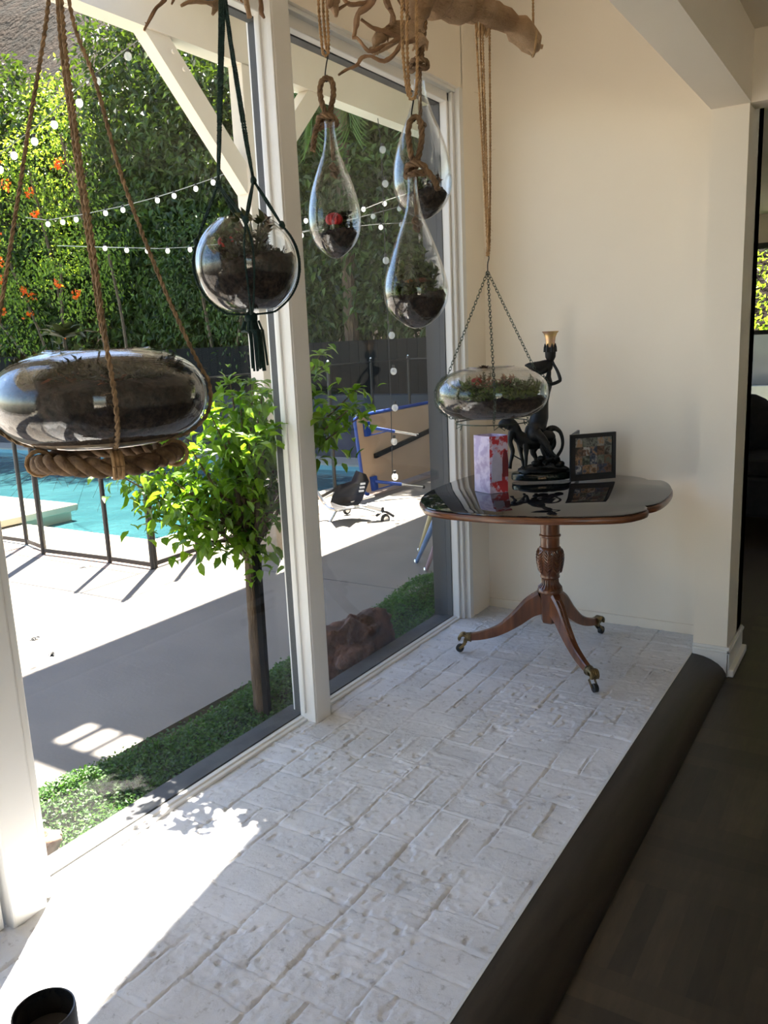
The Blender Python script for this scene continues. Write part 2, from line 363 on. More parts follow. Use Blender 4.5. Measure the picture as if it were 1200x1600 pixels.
# ------------------------------------------------------------------ leaf scatter
def leafverts(centers, dirs, ups, L, W, fold=.25, shape='ovate'):
    """centers: base points; dirs: leaf axis; ups: normals. returns verts, faces"""
    d = dirs/np.linalg.norm(dirs, axis=1)[:, None]; s_ = np.cross(d, ups); s_ /= np.linalg.norm(s_, axis=1)[:, None]+1e-9; n = np.cross(s_, d)
    L = np.asarray(L)[:, None]; W = np.asarray(W)[:, None]
    b = centers; tip = centers+d*L-n*L*.18
    if shape == 'ovate':
        m1 = centers+d*L*.55+n*L*.03
        a1 = centers+d*L*.3+s_*W*.5+n*W*fold; a2 = centers+d*L*.68+s_*W*.4+n*W*fold*.6
        c1 = centers+d*L*.3-s_*W*.5+n*W*fold; c2 = centers+d*L*.68-s_*W*.4+n*W*fold*.6
        V = np.stack([b, a1, a2, tip, c2, c1, m1], 1).reshape(-1, 3); N = len(b)
        base = np.arange(N)*7
        f = [q for i in base for q in ((i, i+1, i+6), (i+1, i+2, i+6), (i+2, i+3, i+6), (i+3, i+4, i+6), (i+4, i+5, i+6), (i+5, i, i+6))]
        return V, f
    a = centers+d*L*.45+s_*W*.5+n*W*fold; c = centers+d*L*.45-s_*W*.5+n*W*fold
    V = np.stack([b, a, tip, c], 1).reshape(-1, 3); base = np.arange(len(b))*4
    return V, [q for i in base for q in ((i, i+1, i+2), (i, i+2, i+3))]
def clumps(seed, blobs, nclump, nleaf, cr, L, W, shape='dia', droop=.6, inner=.55):
    g = np.random.default_rng(seed); blobs = np.array(blobs, float)   # x y z rx ry rz
    vol = blobs[:, 3]*blobs[:, 5]; pick = g.choice(len(blobs), nclump, p=vol/vol.sum())
    dv = g.normal(size=(nclump, 3)); dv /= np.linalg.norm(dv, axis=1)[:, None]
    rad = g.uniform(inner, 1.0, nclump)[:, None]
    cc = blobs[pick, :3]+dv*blobs[pick, 3:]*rad
    out = np.repeat(dv, nleaf, 0); c = np.repeat(cc, nleaf, 0)
    off = g.normal(size=(nclump*nleaf, 3))*np.array([1, 1, 1.25])*cr*.5; off[:, 2] -= np.abs(off[:, 2])*.4
    c = c+off
    dr = g.normal(size=(len(c), 3))*.7+out*.6; dr[:, 2] -= droop
    up = g.normal(size=(len(c), 3))*.5; up[:, 2] += 1; up += out*.5
    l = L*g.uniform(.7, 1.25, len(c)); return leafverts(c, dr, up, l, l*W/L, .2, shape)

# ================================================================== SETTING
XW, XG = -1.80, -1.88         # inner wall face, glass plane
YB, YP = 3.861, 3.623         # bay back wall, pier face
# brick floor of the bay: basket weave bricks in one mesh
g = np.random.default_rng(3)
def vnoise(X, Y, sc, seed, octv=1, gain=.5):
    """smooth value noise on the plane, 0..1"""
    tot = np.zeros_like(X); amp = 1.; nrm = 0
    for o_ in range(octv):
        t_ = np.random.default_rng(seed*17+o_).random((256, 256)); U_ = X*sc+7.3*o_+90; V_ = Y*sc+3.1*o_+90
        i = np.floor(U_).astype(int); j = np.floor(V_).astype(int); fu = U_-i; fv_ = V_-j; fu = fu*fu*(3-2*fu); fv_ = fv_*fv_*(3-2*fv_)
        q = lambda a, b: t_[(i+a) % 256, (j+b) % 256]
        tot += amp*((q(0, 0)*(1-fu)+q(1, 0)*fu)*(1-fv_)+(q(0, 1)*(1-fu)+q(1, 1)*fu)*fv_); nrm += amp; amp *= gain; sc *= 2.03
    return tot/nrm
def sstep(a, b, x): t_ = np.clip((x-a)/(b-a), 0, 1); return t_*t_*(3-2*t_)
fb = MB(); cell = .198; gs_ = .0046
xs_ = np.linspace(-1.862, -.716, int(1.146/gs_)); ys_ = np.linspace(.45, YB+.005, int((YB-.445)/gs_))
Xg, Yg = np.meshgrid(xs_, ys_, indexing='ij')
wx = Xg+.010*(vnoise(Xg, Yg, 9, 1, 2)-.5)+.006*(vnoise(Xg, Yg, 55, 2, 2)-.5); wy = Yg+.010*(vnoise(Xg, Yg, 9, 3, 2)-.5)+.006*(vnoise(Xg, Yg, 55, 4, 2)-.5)
ci = np.floor((wx+1.9)/cell).astype(int); rs_ = np.random.default_rng(12).uniform(-.03, .03, 64); wy2 = wy+rs_[ci]; cj = np.floor(wy2/cell).astype(int)
rt = np.random.default_rng(13).random((64, 64)); ori = ((ci+cj) % 2 == 0) ^ (rt[ci, cj] < .14)
lu = (wx+1.9)-ci*cell; lv = wy2-cj*cell
a_ = np.where(ori, lv, lu); half = (a_ > cell/2).astype(int); a2 = a_-half*cell/2; b2 = np.where(ori, lu, lv)
dd = np.minimum(np.minimum(a2, cell/2-a2), np.minimum(b2, cell-b2))
bo = np.random.default_rng(14).uniform(-1, 1, (64, 64, 2, 3))
off = bo[ci, cj, half, 0]*.0016+bo[ci, cj, half, 1]*(a2-cell/4)*.020+bo[ci, cj, half, 2]*(b2-cell/2)*.012
jm = sstep(.36, .62, vnoise(Xg, Yg, 5, 5, 2))*.8+.2                 # how open each joint is: much of it is smeared shut
h = off-(.0048*jm)*(1-sstep(.0005, .0065, dd))
rough = sstep(.50, .66, vnoise(Xg, Yg, 4.2, 6, 3)); f1 = vnoise(Xg, Yg, 75, 7, 4, .62)-.5
h += rough*(.0060*f1)+(1-rough)*.0016*f1
h += .0022*(vnoise(Xg, Yg, 14, 8, 2)-.5)
smear = sstep(.55, .7, vnoise(Xg, Yg, 7, 9, 2))*(1-sstep(.004, .016, dd)); h += smear*.0035*(.5+vnoise(Xg, Yg, 60, 10, 2))
pit = sstep(.86, .94, vnoise(Xg, Yg, 38, 11, 1)*sstep(.35, .6, vnoise(Xg, Yg, 5, 15, 1))+.10); h -= pit*.004
h = np.where(Xg > -.735, np.minimum(h, -.0005+.002*f1), h)-.0022; nx_, ny_ = Xg.shape
V = np.stack([Xg, Yg, h], -1).reshape(-1, 3)
q_ = (np.arange(nx_-1)[:, None]*ny_+np.arange(ny_-1)[None]).reshape(-1)
fb.v = [V]; fb.n = len(V); fb.f = np.stack([q_, q_+ny_, q_+ny_+1, q_+1], 1).tolist()
fb.box((-1.862, -1.6, -.12), (-.715, .45, -.003)); fb.box((-1.862, .45, -.12), (-.716, YB, -.02))
struct(fb, 'floor', MBRK, smooth=True)
struct(MB().box((-.718, -1.6, -.1), (-.711, YP, .0015)), 'trim_1', MGROUT)
# dark rounded wooden step down to the room floor
prof = [(-.711, 0.0), (-.69, -.001), (-.66, -.006), (-.63, -.016), (-.60, -.032), (-.58, -.05), (-.568, -.07), (-.565, -.088)]
st = MB(); n = len(prof)+2; pr = prof+[(-.565, -.12), (-.711, -.12)]
st.add([(x, -1.6, z) for x, z in pr]+[(x, YP+.002, z) for x, z in pr], [(i, (i+1) % n, (i+1) % n+n, i+n) for i in range(n)]+[tuple(range(n)), tuple(range(2*n-1, n-1, -1))])
struct(st, 'trim_2', MSTEP, smooth=True)
# dark parquet of the main room, basket of short boards
fl = MB(); ZF = -.088
bx, by = .36, .06
for i in range(-1, 12):
    for j in range(-10, 22):
        x0 = -.565+i*bx; y0 = -1.9+j*bx
        if y0 > 8.2 : continue
        for q in range(6):
            if (i+j) % 2: a, b = (x0, y0+q*by), (x0+bx, y0+(q+1)*by)
            else: a, b = (x0+q*by, y0), (x0+(q+1)*by, y0+bx)
            if b[0] < -.56: continue
            z = ZF-g.uniform(0, .0006)
            fl.add([(max(a[0], -.565)+.0006, a[1]+.0006, z), (b[0]-.0006, a[1]+.0006, z), (b[0]-.0006, b[1]-.0006, z), (max(a[0], -.565)+.0006, b[1]-.0006, z)], [(0, 1, 2, 3)])
fl.box((-.565, -2.5, -.2), (4.2, 3.9, ZF-.001)); fl.box((-2.0, 3.9, -.2), (4.2, 8.3, ZF-.001))
struct(fl, 'floor_room', MFL)
# walls
struct(MB().box((-2.0, YB, -.3), (-.57, YB+.12, 3.45)).box((-.71, YP, -.12), (-.57, YB+.12, 3.0)), 'wall_back', MW)
wl = MB().box((-1.98, 3.655, -.3), (XW, YB, 3.45)).box((-1.98, -1.6, 2.515), (XW, 3.66, 3.45)).box((-1.885, -1.6, -.3), (-1.862, 3.66, -.002)).box((-1.98, -2.5, -.3), (XW, -1.5, 3.45))
struct(wl, 'wall_left', MW)
struct(MB().box((-2.0, -1.7, 3.4), (-.57, YB+.12, 3.5)), 'ceiling_bay', MW)
struct(MB().box((-.71, -2.5, 2.235), (-.565, YP, 3.45)), 'beam', MW)
struct(MB().box((-.57, -2.5, 2.49), (4.2, YP+.1, 2.6)), 'ceiling', MW)
struct(MB().box((-.57, YP, 2.235), (4.2, YP+.12, 2.6)), 'wall_header', MW)
struct(MB().box((-2., YB+.12, 2.36), (4.2, 8.3, 2.5)), 'ceiling_far', MW)
struct(MB().box((4.1, -2.5, -.2), (4.2, 8.3, 2.6)), 'wall_right', MW)
struct(MB().box((-2.0, -2.6, -.3), (1.9, -2.5, 3.45)).box((3.7, -2.6, -.3), (4.2, -2.5, 2.6)).box((1.9, -2.6, -.3), (3.7, -2.5, .5)).box((1.9, -2.6, 2.3), (3.7, -2.5, 3.45)), 'wall_rear', MW)  # gap in the wall is an unseen opening added to let light in
struct(MB().box((-4, -16, -.4), (9, -2.6, -.2)), 'ground_rear_bounce', MCOP)  # unseen pale ground added to bounce sunlight up into the room
struct(MB().box((-2.0, -2.5, -.3), (-1.8, -1.6, 3.4)).box((-2.0, -1.7, -.3), (-.6, -1.6, 3.4)), 'wall_bay_near', MW)
struct(MB().box((-2.0, 8.2, -.2), (-1.6, 8.3, 2.5)).box((1.3, 8.2, -.2), (4.2, 8.3, 2.5)).box((-1.6, 8.2, -.2), (1.3, 8.3, .45)).box((-1.6, 8.2, 2.12), (1.3, 8.3, 2.5)), 'wall_far', MW)
struct(MB().box((-2.0, 3.98, -.2), (-1.9, 8.3, 2.5)), 'wall_far_left', MW)
# skirting round the pier and along the back wall
bb = MB().box((-.71, YP-.012, -.085), (-.556, YP, .02)).box((-.71, YP-.018, .02), (-.552, YP, .034)).box((-.71, YP-.013, .034), (-.556, YP, .048))
bb.box((-.57, YP-.012, -.088), (-.558, YB+.11, .04)).box((-.57, YP-.018, .02), (-.552, YB+.11, .034)).box((-.57, YP-.006, -.088), (-.538, YB+.11, -.055))
bevel(struct(bb, 'baseboard_pier', MT), .004)
bevel(struct(MB().box((XW, YB-.012, -.004), (-.71, YB, .045)), 'baseboard_back', MW), .004)
# windows
def window(n, y0, y1, z0=.012, z1=2.46, gs=.012):
    w_ = bpy.data.objects.new('window_%d' % n, None); COL.objects.link(w_); w_['kind'] = 'structure'; w_['_o'] = [XG, y0, 0]; w_.location = (XG, y0, 0)
    f = MB()
    f.box((-1.884, y0-.035, -.003), (-1.845, y0, z1+.04)).box((-1.884, y1, -.003), (-1.845, y1+.035, z1+.04))
    f.box((-1.884, y0-.035, z1), (-1.845, y1+.035, z1+.045))
    f.box((-1.884, y0-.035, -.003), (-1.862, y1+.035, z0)); f.box((-1.87, y0-.03, -.006), (-1.846, y1+.03, z0-.006))
    f.box((-1.845, y0-.035, -.003), (-1.825, y0-.014, z1+.04)).box((-1.845, y1+.014, -.003), (-1.825, y1+.035, z1+.04))
    bevel(f.build('window_frame', MT, w_, smooth=False), .004)
    st_ = MB().box((-1.912, y0-.03, z0-.02), (-1.8845, y0+.004, z1+.01)).box((-1.912, y1-.004, z0-.02), (-1.8845, y1+.03, z1+.01))
    st_.box((-1.925, y0, z0-.03), (-1.8845, y1, z0+.004)).box((-1.925, y0, z1-.004), (-1.8845, y1, z1+.03))
    st_.box((-1.915-gs, y1+.0, -.07), (-1.915, y1+.02, z1)); st_.box((-1.985, y0-.03, -.09), (-1.8848, y1+.05, .004))
    st_.build('glazing_stop', MXD, w_, smooth=False)
    MB().box((-1.884, y0-.003, z0-.003), (-1.879, y1+.003, z1+.003)).build('pane', MPANE, w_, smooth=False)
    return w_
window(1, 1.165, 2.328); window(2, 2.440, 3.590, gs=.075); window(3, -1.45, .975)
def post(n, y0, y1):
    m = MB().box((-1.88, y0, -.02), (-1.80, y1, 2.52)).box((-1.95, y0+.045, -.2), (-1.88, y1+.06, 2.52))
    bevel(struct(m, 'trim_%d' % n, MT), .006)
post(3, 2.300, 2.392); bevel(struct(MB().box((-1.862, 2.290, .03), (-1.848, 2.3005, 2.47)).box((-1.822, 2.294, .0), (-1.802, 2.3005, 2.50)), 'trim_12', MT), .002); post(4, 1.02, 1.118)
struct(MB().box((-1.84, 3.625, -.003), (XW+.001, 3.66, 2.52)), 'trim_5', MT)
bevel(struct(MB().box((-1.90, .97, 2.50), (-1.818, 3.66, 2.53)), 'trim_6', MT), .003)
# far room window with its frame
w3 = bpy.data.objects.new('window_4', None); COL.objects.link(w3); w3['kind'] = 'structure'; w3['_o'] = [-1.6, 8.2, .45]; w3.location = (-1.6, 8.2, .45)
f = MB()
for a, b in (((-1.6, .45), (1.3, .5)), ((-1.6, 2.07), (1.3, 2.12)), ((-1.6, 1.33), (1.3, 1.37)), ((-1.6, .45), (-1.55, 2.12)), ((-.85, .45), (-.8, 2.12)), ((.2, .45), (.25, 2.12))):
    f.box((a[0], 8.19, a[1]), (b[0], 8.24, b[1]))
f.build('window_frame', MXD, w3, smooth=False); MB().box((-1.6, 8.22, .45), (1.3, 8.226, 2.12)).build('pane', MPANE, w3, smooth=False)
# ------------------------------------------------------------------ patio roof with its opening and slots
RZ = 3.60
cuts = sorted([(-4.06, -3.97), (-3.93, -3.84), (-3.80, -3.71), (-3.68, -3.58)])
rf = MB()
def rbox(x0, x1, y0, y1): rf.box((x0, y0, RZ), (x1, y1, RZ+.025))
rbox(-4.62, -4.10, -3, 9.2); rf.prism([(-2.70, 3.43), (-2.24, 1.0), (-2.24, -3), (-1.9, -3), (-1.9, 9.2), (-2.62, 9.2), (-2.62, 3.43)], RZ, RZ+.025); rbox(-4.10, -2.62, 3.745, 9.2); rbox(-4.10, -2.62, 3.43, 3.575)
xs = [-4.10]+[v for c_ in cuts for v in c_]+[-2.62]
for i in range(0, len(xs), 2): rbox(xs[i], xs[i+1], 3.575, 3.745)
rbox(-4.10, -2.24, -3, 1.0)
struct(rf, 'roof_patio', MX)
struct(MB().box((-2.1, -2.6, 3.5), (4.3, 9, 3.56)), 'roof_house', MX)
struct(MB().box((-4.03, -3, 3.27), (-3.90, 8.8, RZ)), 'beam_patio', MX)
def brace(ya, za, yb, zb, nm):
    ob = struct(MB().bar((-3.965, ya, za), (-3.965, yb, zb), .15, .09, up=(1, 0, 0)), nm, MX); return ob
bp = MB().box((-4.02, 4.62, .13), (-3.90, 4.75, 3.28)); bevel(struct(bp, 'trim_7', MX), .005)
brace(4.66, 2.50, 3.80, 3.36, 'trim_8'); brace(4.72, 2.50, 5.58, 3.36, 'trim_9')
bl = MB()
for q in (3.98, 4.06):
    c_ = np.array([-3.888, q, 3.36-(q-3.80)]); bl.tube([c_, c_+np.array([.012, 0, 0])], .014, 10)
struct(bl, 'trim_10', MX, smooth=True)
ft = MB(); c_ = (-3.96, 4.69)
ft.hexa([(c_[0]-.15, c_[1]-.16, -.08), (c_[0]+.15, c_[1]-.16, -.08), (c_[0]+.15, c_[1]+.16, -.08), (c_[0]-.15, c_[1]+.16, -.08), (c_[0]-.10, c_[1]-.10, .15), (c_[0]+.10, c_[1]-.10, .15), (c_[0]+.10, c_[1]+.10, .15), (c_[0]-.10, c_[1]+.10, .15)])
bevel(struct(ft, 'trim_11', MFOOT), .01)
# ------------------------------------------------------------------ ground, pool, walls outside
GZ = -.077
dk = MB(); PX, PY0, PY1 = -5.06, 4.47, 8.45
dk.box((-2.42, -3, -.5), (-1.985, 12, GZ-.03)); dk.box((-4.36, -3, -.5), (-2.42, 12, GZ)).box((-18, -3, -.5), (-4.36, 3.70, GZ)).box((-4.37, 3.7, -.5), (-4.36, 12, GZ))
dk.box((-2.42, 4.45, -.5), (-1.99, 12, GZ)).box((-2.42, -3, -.5), (-1.99, 1.15, GZ))
struct(dk, 'ground_deck', MCONC)
d2 = MB().box((-18, 3.70, -.5), (-4.37, 3.9, GZ)).box((-4.6, 3.9, -.5), (-4.37, 12, GZ)); struct(d2, 'ground_paving', MCONC2)
cp = MB().box((-18, 3.9, -.5), (PX, PY0, GZ+.002)).box((PX, 3.9, -.5), (-4.6, 12, GZ+.002)).box((-18, PY1, -.5), (PX, 12, GZ+.002)); struct(cp, 'pool_coping', MCOP)
struct(MB().box((-18, PY0, -1.0), (PX, PY1, -.85)).box((PX-.02, PY0, -1.3), (PX, PY1, -.1)).box((-18, PY0, -1.3), (PX, PY0+.02, -.1)).box((-18, PY1-.02, -1.3), (PX, PY1, -.1)), 'pool_basin', MTILE)
struct(MB().box((-18, PY0+.021, -.16), (PX-.021, PY1-.021, -.155)), 'pool_water', MWATER)
sp = MB().box((-9.5, 4.22, -.06), (-6.72, 5.06, .005)).box((-9.5, 4.26, -.9), (-6.78, 5.02, -.06)); bevel(struct(sp, 'raised_spa', MCOP), .01)
jt = MB().box((-4.36, 4.118, GZ-.004), (-2.42, 4.124, GZ+.0012)).box((-4.362, -3, GZ-.004), (-4.355, 12, GZ+.0012)).box((-18, 3.697, GZ-.004), (-4.36, 3.703, GZ+.0012)).box((-18, 4.24, GZ-.004), (-4.8, 4.245, GZ+.003)).box((-4.83, 4.24, GZ-.004), (-4.825, 12, GZ+.003))
for yy in (5.3, 6.6, 8.): jt.box((-5.06, yy, GZ-.004), (-4.36, yy+.004, GZ+.003))
jt.box((-6.9, 3.703, GZ-.004), (-6.895, 4.24, GZ+.003)).box((-5.9, 3.703, GZ-.004), (-5.895, 4.24, GZ+.003))
struct(jt, 'deck_joints', MJOINT)
struct(MB().box((-20, 9.0, -.5), (-1.9, 9.25, .75)), 'wall_garden', MWALL2)
fn = MB()
k = 0
while -20+k*.15 < -1.9:
    fn.box((-20+k*.15+.004, 9.32, .3), (-20+(k+1)*.15, 9.345, 1.45)); k += 1
fn.box((-20, 9.345, .6), (-1.9, 9.4, .68)).box((-20, 9.345, 1.3), (-1.9, 9.4, 1.38)); struct(fn, 'fence_garden', MFENCE)
# hillside behind the hedge
gx, gy = 40, 14; V = []
gr = np.random.default_rng(5)
for i in range(gx):
    for j in range(gy):
        V.append((-48+i*1.5, 13+j*1.5, -1+j*1.85+gr.uniform(-.35, .35)+math.sin(i*.5)*.5))
hl = MB().add(V, [(i*gy+j, (i+1)*gy+j, (i+1)*gy+j+1, i*gy+j+1) for i in range(gx-1) for j in range(gy-1)]); struct(hl, 'ground_hillside', MHILL, smooth=True)
# garden seen through the far window
struct(MB().box((-1.9, 8.3, -.5), (8, 12, -.3)), 'ground_lawn', MLAWN)
struct(MB().box((-1.85, 9.5, -.5), (4, 9.65, 1.335)), 'slab_garden_far', MGREYW)  # slab added in place of an unidentified pale grey object
struct(MB().box((-1.85, 9.30, -.5), (4, 9.42, .80)), 'kerb_garden_far', MWHITE)
# ================================================================== OUTDOOR THINGS
# pool fence: one thing per run, posts and mesh panels its parts
def fence(pts, label, top=1.235):
    b = (pts[0][0], pts[0][1], GZ); t = thing('pool_fence', b, label, 'fence', 'pool safety fence runs')
    for i, (x, y) in enumerate(pts):
        m = MB().tube([(x, y, GZ), (x, y, top)], .017, 10); m.build('post', MFP, t)
        MB().ball((x, y, top+.010), .012, 10, 6).build('post_cap', MCHROME, t)
    for (x0, y0), (x1, y1) in zip(pts[:-1], pts[1:]):
        MB().hexa([(x0, y0-.001, GZ+.03), (x1, y1-.001, GZ+.03), (x1+.002, y1+.001, GZ+.03), (x0+.002, y0+.001, GZ+.03), (x0, y0-.001, top-.03), (x1, y1-.001, top-.03), (x1+.002, y1+.001, top-.03), (x0+.002, y0+.001, top-.03)]).build('mesh_panel', MMESH, t, smooth=False)
        MB().bar((x0, y0, GZ+.03), (x1, y1, GZ+.03), .012, .03).build('hem', MFP, t, smooth=False); MB().bar((x0, y0, top-.03), (x1, y1, top-.03), .006, .012).build('hem', MFP, t, smooth=False)
fence([(-4.366, 3.836), (-4.809, 3.834), (-5.527, 3.80)], 'short run of black mesh pool fence facing the window, left of its corner post')
fence([(-4.375, 3.87), (-4.394, 4.303), (-4.442, 5.205), (-4.66, 6.0), (-4.876, 6.775)], 'run of black mesh pool fence along the right edge of the pool')
fence([(-4.93, 6.84), (-4.98, 7.72), (-5.02, 8.6), (-4.2, 8.75)], 'far run of black mesh pool fence behind the tilted table')
fence([(-5.60, 3.86), (-5.95, 3.953), (-6.7, 3.95), (-7.5, 3.95)], 'leftmost run of black mesh pool fence in front of the raised spa')

# ---- hedge trees: three crowns, copied
def tree(name, loc, h, seed, m, nclump, nleaf, blobs, label, group, L=.135, trunk=.12, cr=.34):
    t = thing(name, loc, label, 'tree', group)
    V, f = clumps(seed, [(loc[0]+b[0], loc[1]+b[1], loc[2]+b[2], *b[3:]) for b in blobs], nclump, nleaf, cr, L, L*.5)
    MB().add(V, f).build('foliage', m, t, smooth=False)
    tr = MB(); r = random.Random(seed)
    top = np.array([loc[0]+r.uniform(-.2, .2), loc[1], loc[2]+h*.75])
    tr.tube(spline([loc, (loc[0]+.05, loc[1]+.03, loc[2]+h*.35), top], .4), np.linspace(trunk, trunk*.35, len(spline([loc, (loc[0]+.05, loc[1]+.03, loc[2]+h*.35), top], .4))), 8)
    for k in range(5):
        z = h*(.25+.1*k); a = r.uniform(0, 6.3); b = np.array([loc[0]+.05, loc[1]+.03, loc[2]+z])
        e = b+np.array([math.cos(a)*.9, math.sin(a)*.9, .9]); tr.tube(spline([b, (b+e)/2+np.array([0, 0, .1]), e], .2), .04, 6)
    tr.build('trunk', MBARK, t)
    return t
BL = [(0, 0, 5.2, 1.25, 1.1, 1.8), (.3, -.2, 3.2, 1.35, 1.15, 1.6), (-.4, -.1, 2.0, 1.2, 1.0, 1.3), (0, 0, 6.3, .8, .8, 1.0), (.2, -.7, 2.2, 1.0, .3, .9)]
BL2 = [(0, 0, 4.8, 1.35, 1.1, 1.7), (-.5, -.3, 3.2, 1.2, 1.1, 1.5), (.5, 0, 2.0, 1.2, 1.0, 1.3), (-.1, -.7, 2.2, 1.0, .3, .9)]
gk = 'ficus trees of the tall hedge'
ta = tree('hedge_tree', (-7.2, 10.6, 0), 6.8, 11, MHEDGE, 330, 46, BL, 'tall ficus hedge tree whose crown fills the upper part of the right window pane', gk)
tb = tree('hedge_tree', (-9.4, 10.5, 0), 6.4, 12, MHEDGE, 310, 46, BL2, 'tall ficus hedge tree behind the green corded globe', gk)
for i, (o_, x, y, z, lab) in enumerate([
    (ta, -11.2, 10.7, 0, 'tall ficus hedge tree left of the diagonal white brace, over the pool'),
    (tb, -13.0, 10.4, 0, 'tall ficus hedge tree behind the flowering vine'),
    (ta, -14.9, 10.6, -.3, 'leftmost ficus hedge tree at the edge of the photo'),
    (tb, -5.4, 10.5, .2, 'ficus hedge tree behind the two nearer hanging teardrops'),
    (ta, -3.7, 10.5, 0, 'ficus hedge tree at the right end of the hedge, past the tilted table'),
    (tb, -16.7, 10.9, -.3, 'ficus hedge tree beyond the left edge, behind the leftmost one'),
    (ta, -10.3, 12.2, .9, 'taller ficus tree in the second row behind the pool'),
    (tb, -12.4, 12.4, .5, 'second row ficus tree behind the bright green vine'),
    (tb, -8.2, 12.3, 1.3, 'second row ficus tree seen under the patio beam'),
    (ta, -6.0, 12.3, 1.2, 'second row ficus tree behind the palm fronds')]):
    dup(o_, (x, y, z), lab, gk)
# bright vines and flowering shrub in front of the hedge
def shrub(name, loc, seed, m, blobs, nclump, nleaf, label, L=.07, flowers=0):
    t = thing(name, loc, label, 'shrub')
    bs = [(loc[0]+b[0], loc[1]+b[1], loc[2]+b[2], *b[3:]) for b in blobs]
    V, f = clumps(seed, bs, nclump, nleaf, .3, L, L*.55, droop=.7); MB().add(V, f).build('foliage', m, t, smooth=False)
    s_ = MB(); r = random.Random(seed)
    for b in bs:
        for k in range(1):
            e = np.array([b[0]+r.uniform(-.4, .4)*b[3], b[1], b[2]+r.uniform(-.3, .6)*b[5]]); a = np.array([loc[0]+r.uniform(-.2, .2), loc[1], loc[2]])
            s_.tube(spline([a, (a+e)/2+np.array([r.uniform(-.2, .2), 0, .2]), e], .3), .025, 5)
    s_.build('stem', MBARK, t)
    for k in range(flowers):
        b = r.choice(bs); dv = np.array([r.gauss(0, 1), -abs(r.gauss(0, 1.2)), r.gauss(0, .8)]); dv /= np.linalg.norm(dv)
        c = np.array(b[:3])+dv*np.array(b[3:])*1.05; g_ = np.random.default_rng(seed*50+k); nn = 16
        V, f = leafverts(c+g_.normal(size=(nn, 3))*.035, g_.normal(size=(nn, 3)), g_.normal(size=(nn, 3)), np.full(nn, .06), np.full(nn, .04))
        MB().add(V, f).build('blossom', MFLOW, t, smooth=False)
    return t
shrub('flowering_vine', (-12.6, 9.65, -.3), 31, MHEDGE2, [(0, -.6, 3.6, 1.3, .5, 1.0), (-.9, -.5, 2.6, 1.0, .5, .9), (1.0, -.5, 2.9, .9, .45, .8), (.2, -.5, 4.7, .8, .4, .6)], 150, 34, 'light green vine with orange blossoms at the left of the hedge', flowers=26)
shrub('bright_vine', (-11.3, 9.6, -.3), 32, MHEDGE2, [(0, -.5, 5.2, .38, .3, .9), (.2, -.5, 4.0, .35, .3, .7), (.55, -.5, 3.3, .4, .3, .4)], 46, 34, 'narrow bright green creeper hanging down the hedge behind the big bowl ropes')
shrub('clipped_bush', (-8.9, 9.65, -.3), 33, MHEDGE, [(0, -.5, 2.9, .9, .4, .8), (.9, -.5, 2.3, .7, .4, .6)], 70, 34, 'rounded dark bush over the garden fence behind the corded globe')
shrub('lawn_bush', (-.9, 11.0, -.3), 34, MHEDGE2, [(0, 0, 1.9, 1.2, .5, .9), (1.6, 0, 1.7, 1.2, .5, .8)], 120, 30, 'sunlit bush outside the far room window')
tp = thing('palm', (-6.6, 9.75, -.3), 'palm with drooping feathery fronds hanging before the hedge', 'palm')
pk = MB(); pk.tube(spline([(-6.6, 9.75, -.3), (-6.55, 9.7, 2), (-6.5, 9.6, 4.7)], .3), .1, 8); pk.build('trunk', MBARK, tp)
r = random.Random(4)
for k in range(9):
    a = -math.pi/2+(k-4)*.42; l = r.uniform(1.3, 1.9); b = np.array([-6.5, 9.6, 4.75])
    ax = [b+np.array([math.cos(a)*l*t, math.sin(a)*l*t*.5, .75*math.sin(t*1.9)-1.5*t*t]) for t in np.linspace(0, 1, 14)]
    ax = np.array(ax); fr = MB(); fr.tube(ax, np.linspace(.018, .005, 14), 5)
    T = np.gradient(ax, axis=0); T /= np.linalg.norm(T, axis=1)[:, None]
    C_, D_, U_ = [], [], []
    for q in np.linspace(1.2, 12.9, 46):
        i = int(q); p_ = ax[i]*(1-(q-i))+ax[min(i+1, 13)]*(q-i)
        for sg in (-1, 1):
            sd = np.cross(T[i], [0, 0, 1]); sd /= np.linalg.norm(sd); C_.append(p_); D_.append(T[i]*.5+sd*sg*.6+np.array([0, 0, -.75])); U_.append(T[i])
    V, f = leafverts(np.array(C_), np.array(D_), np.array(U_)+.01, np.full(len(C_), .42), np.full(len(C_), .028)); fr.add(V, f); fr.build('frond', MPALM, tp, smooth=False)

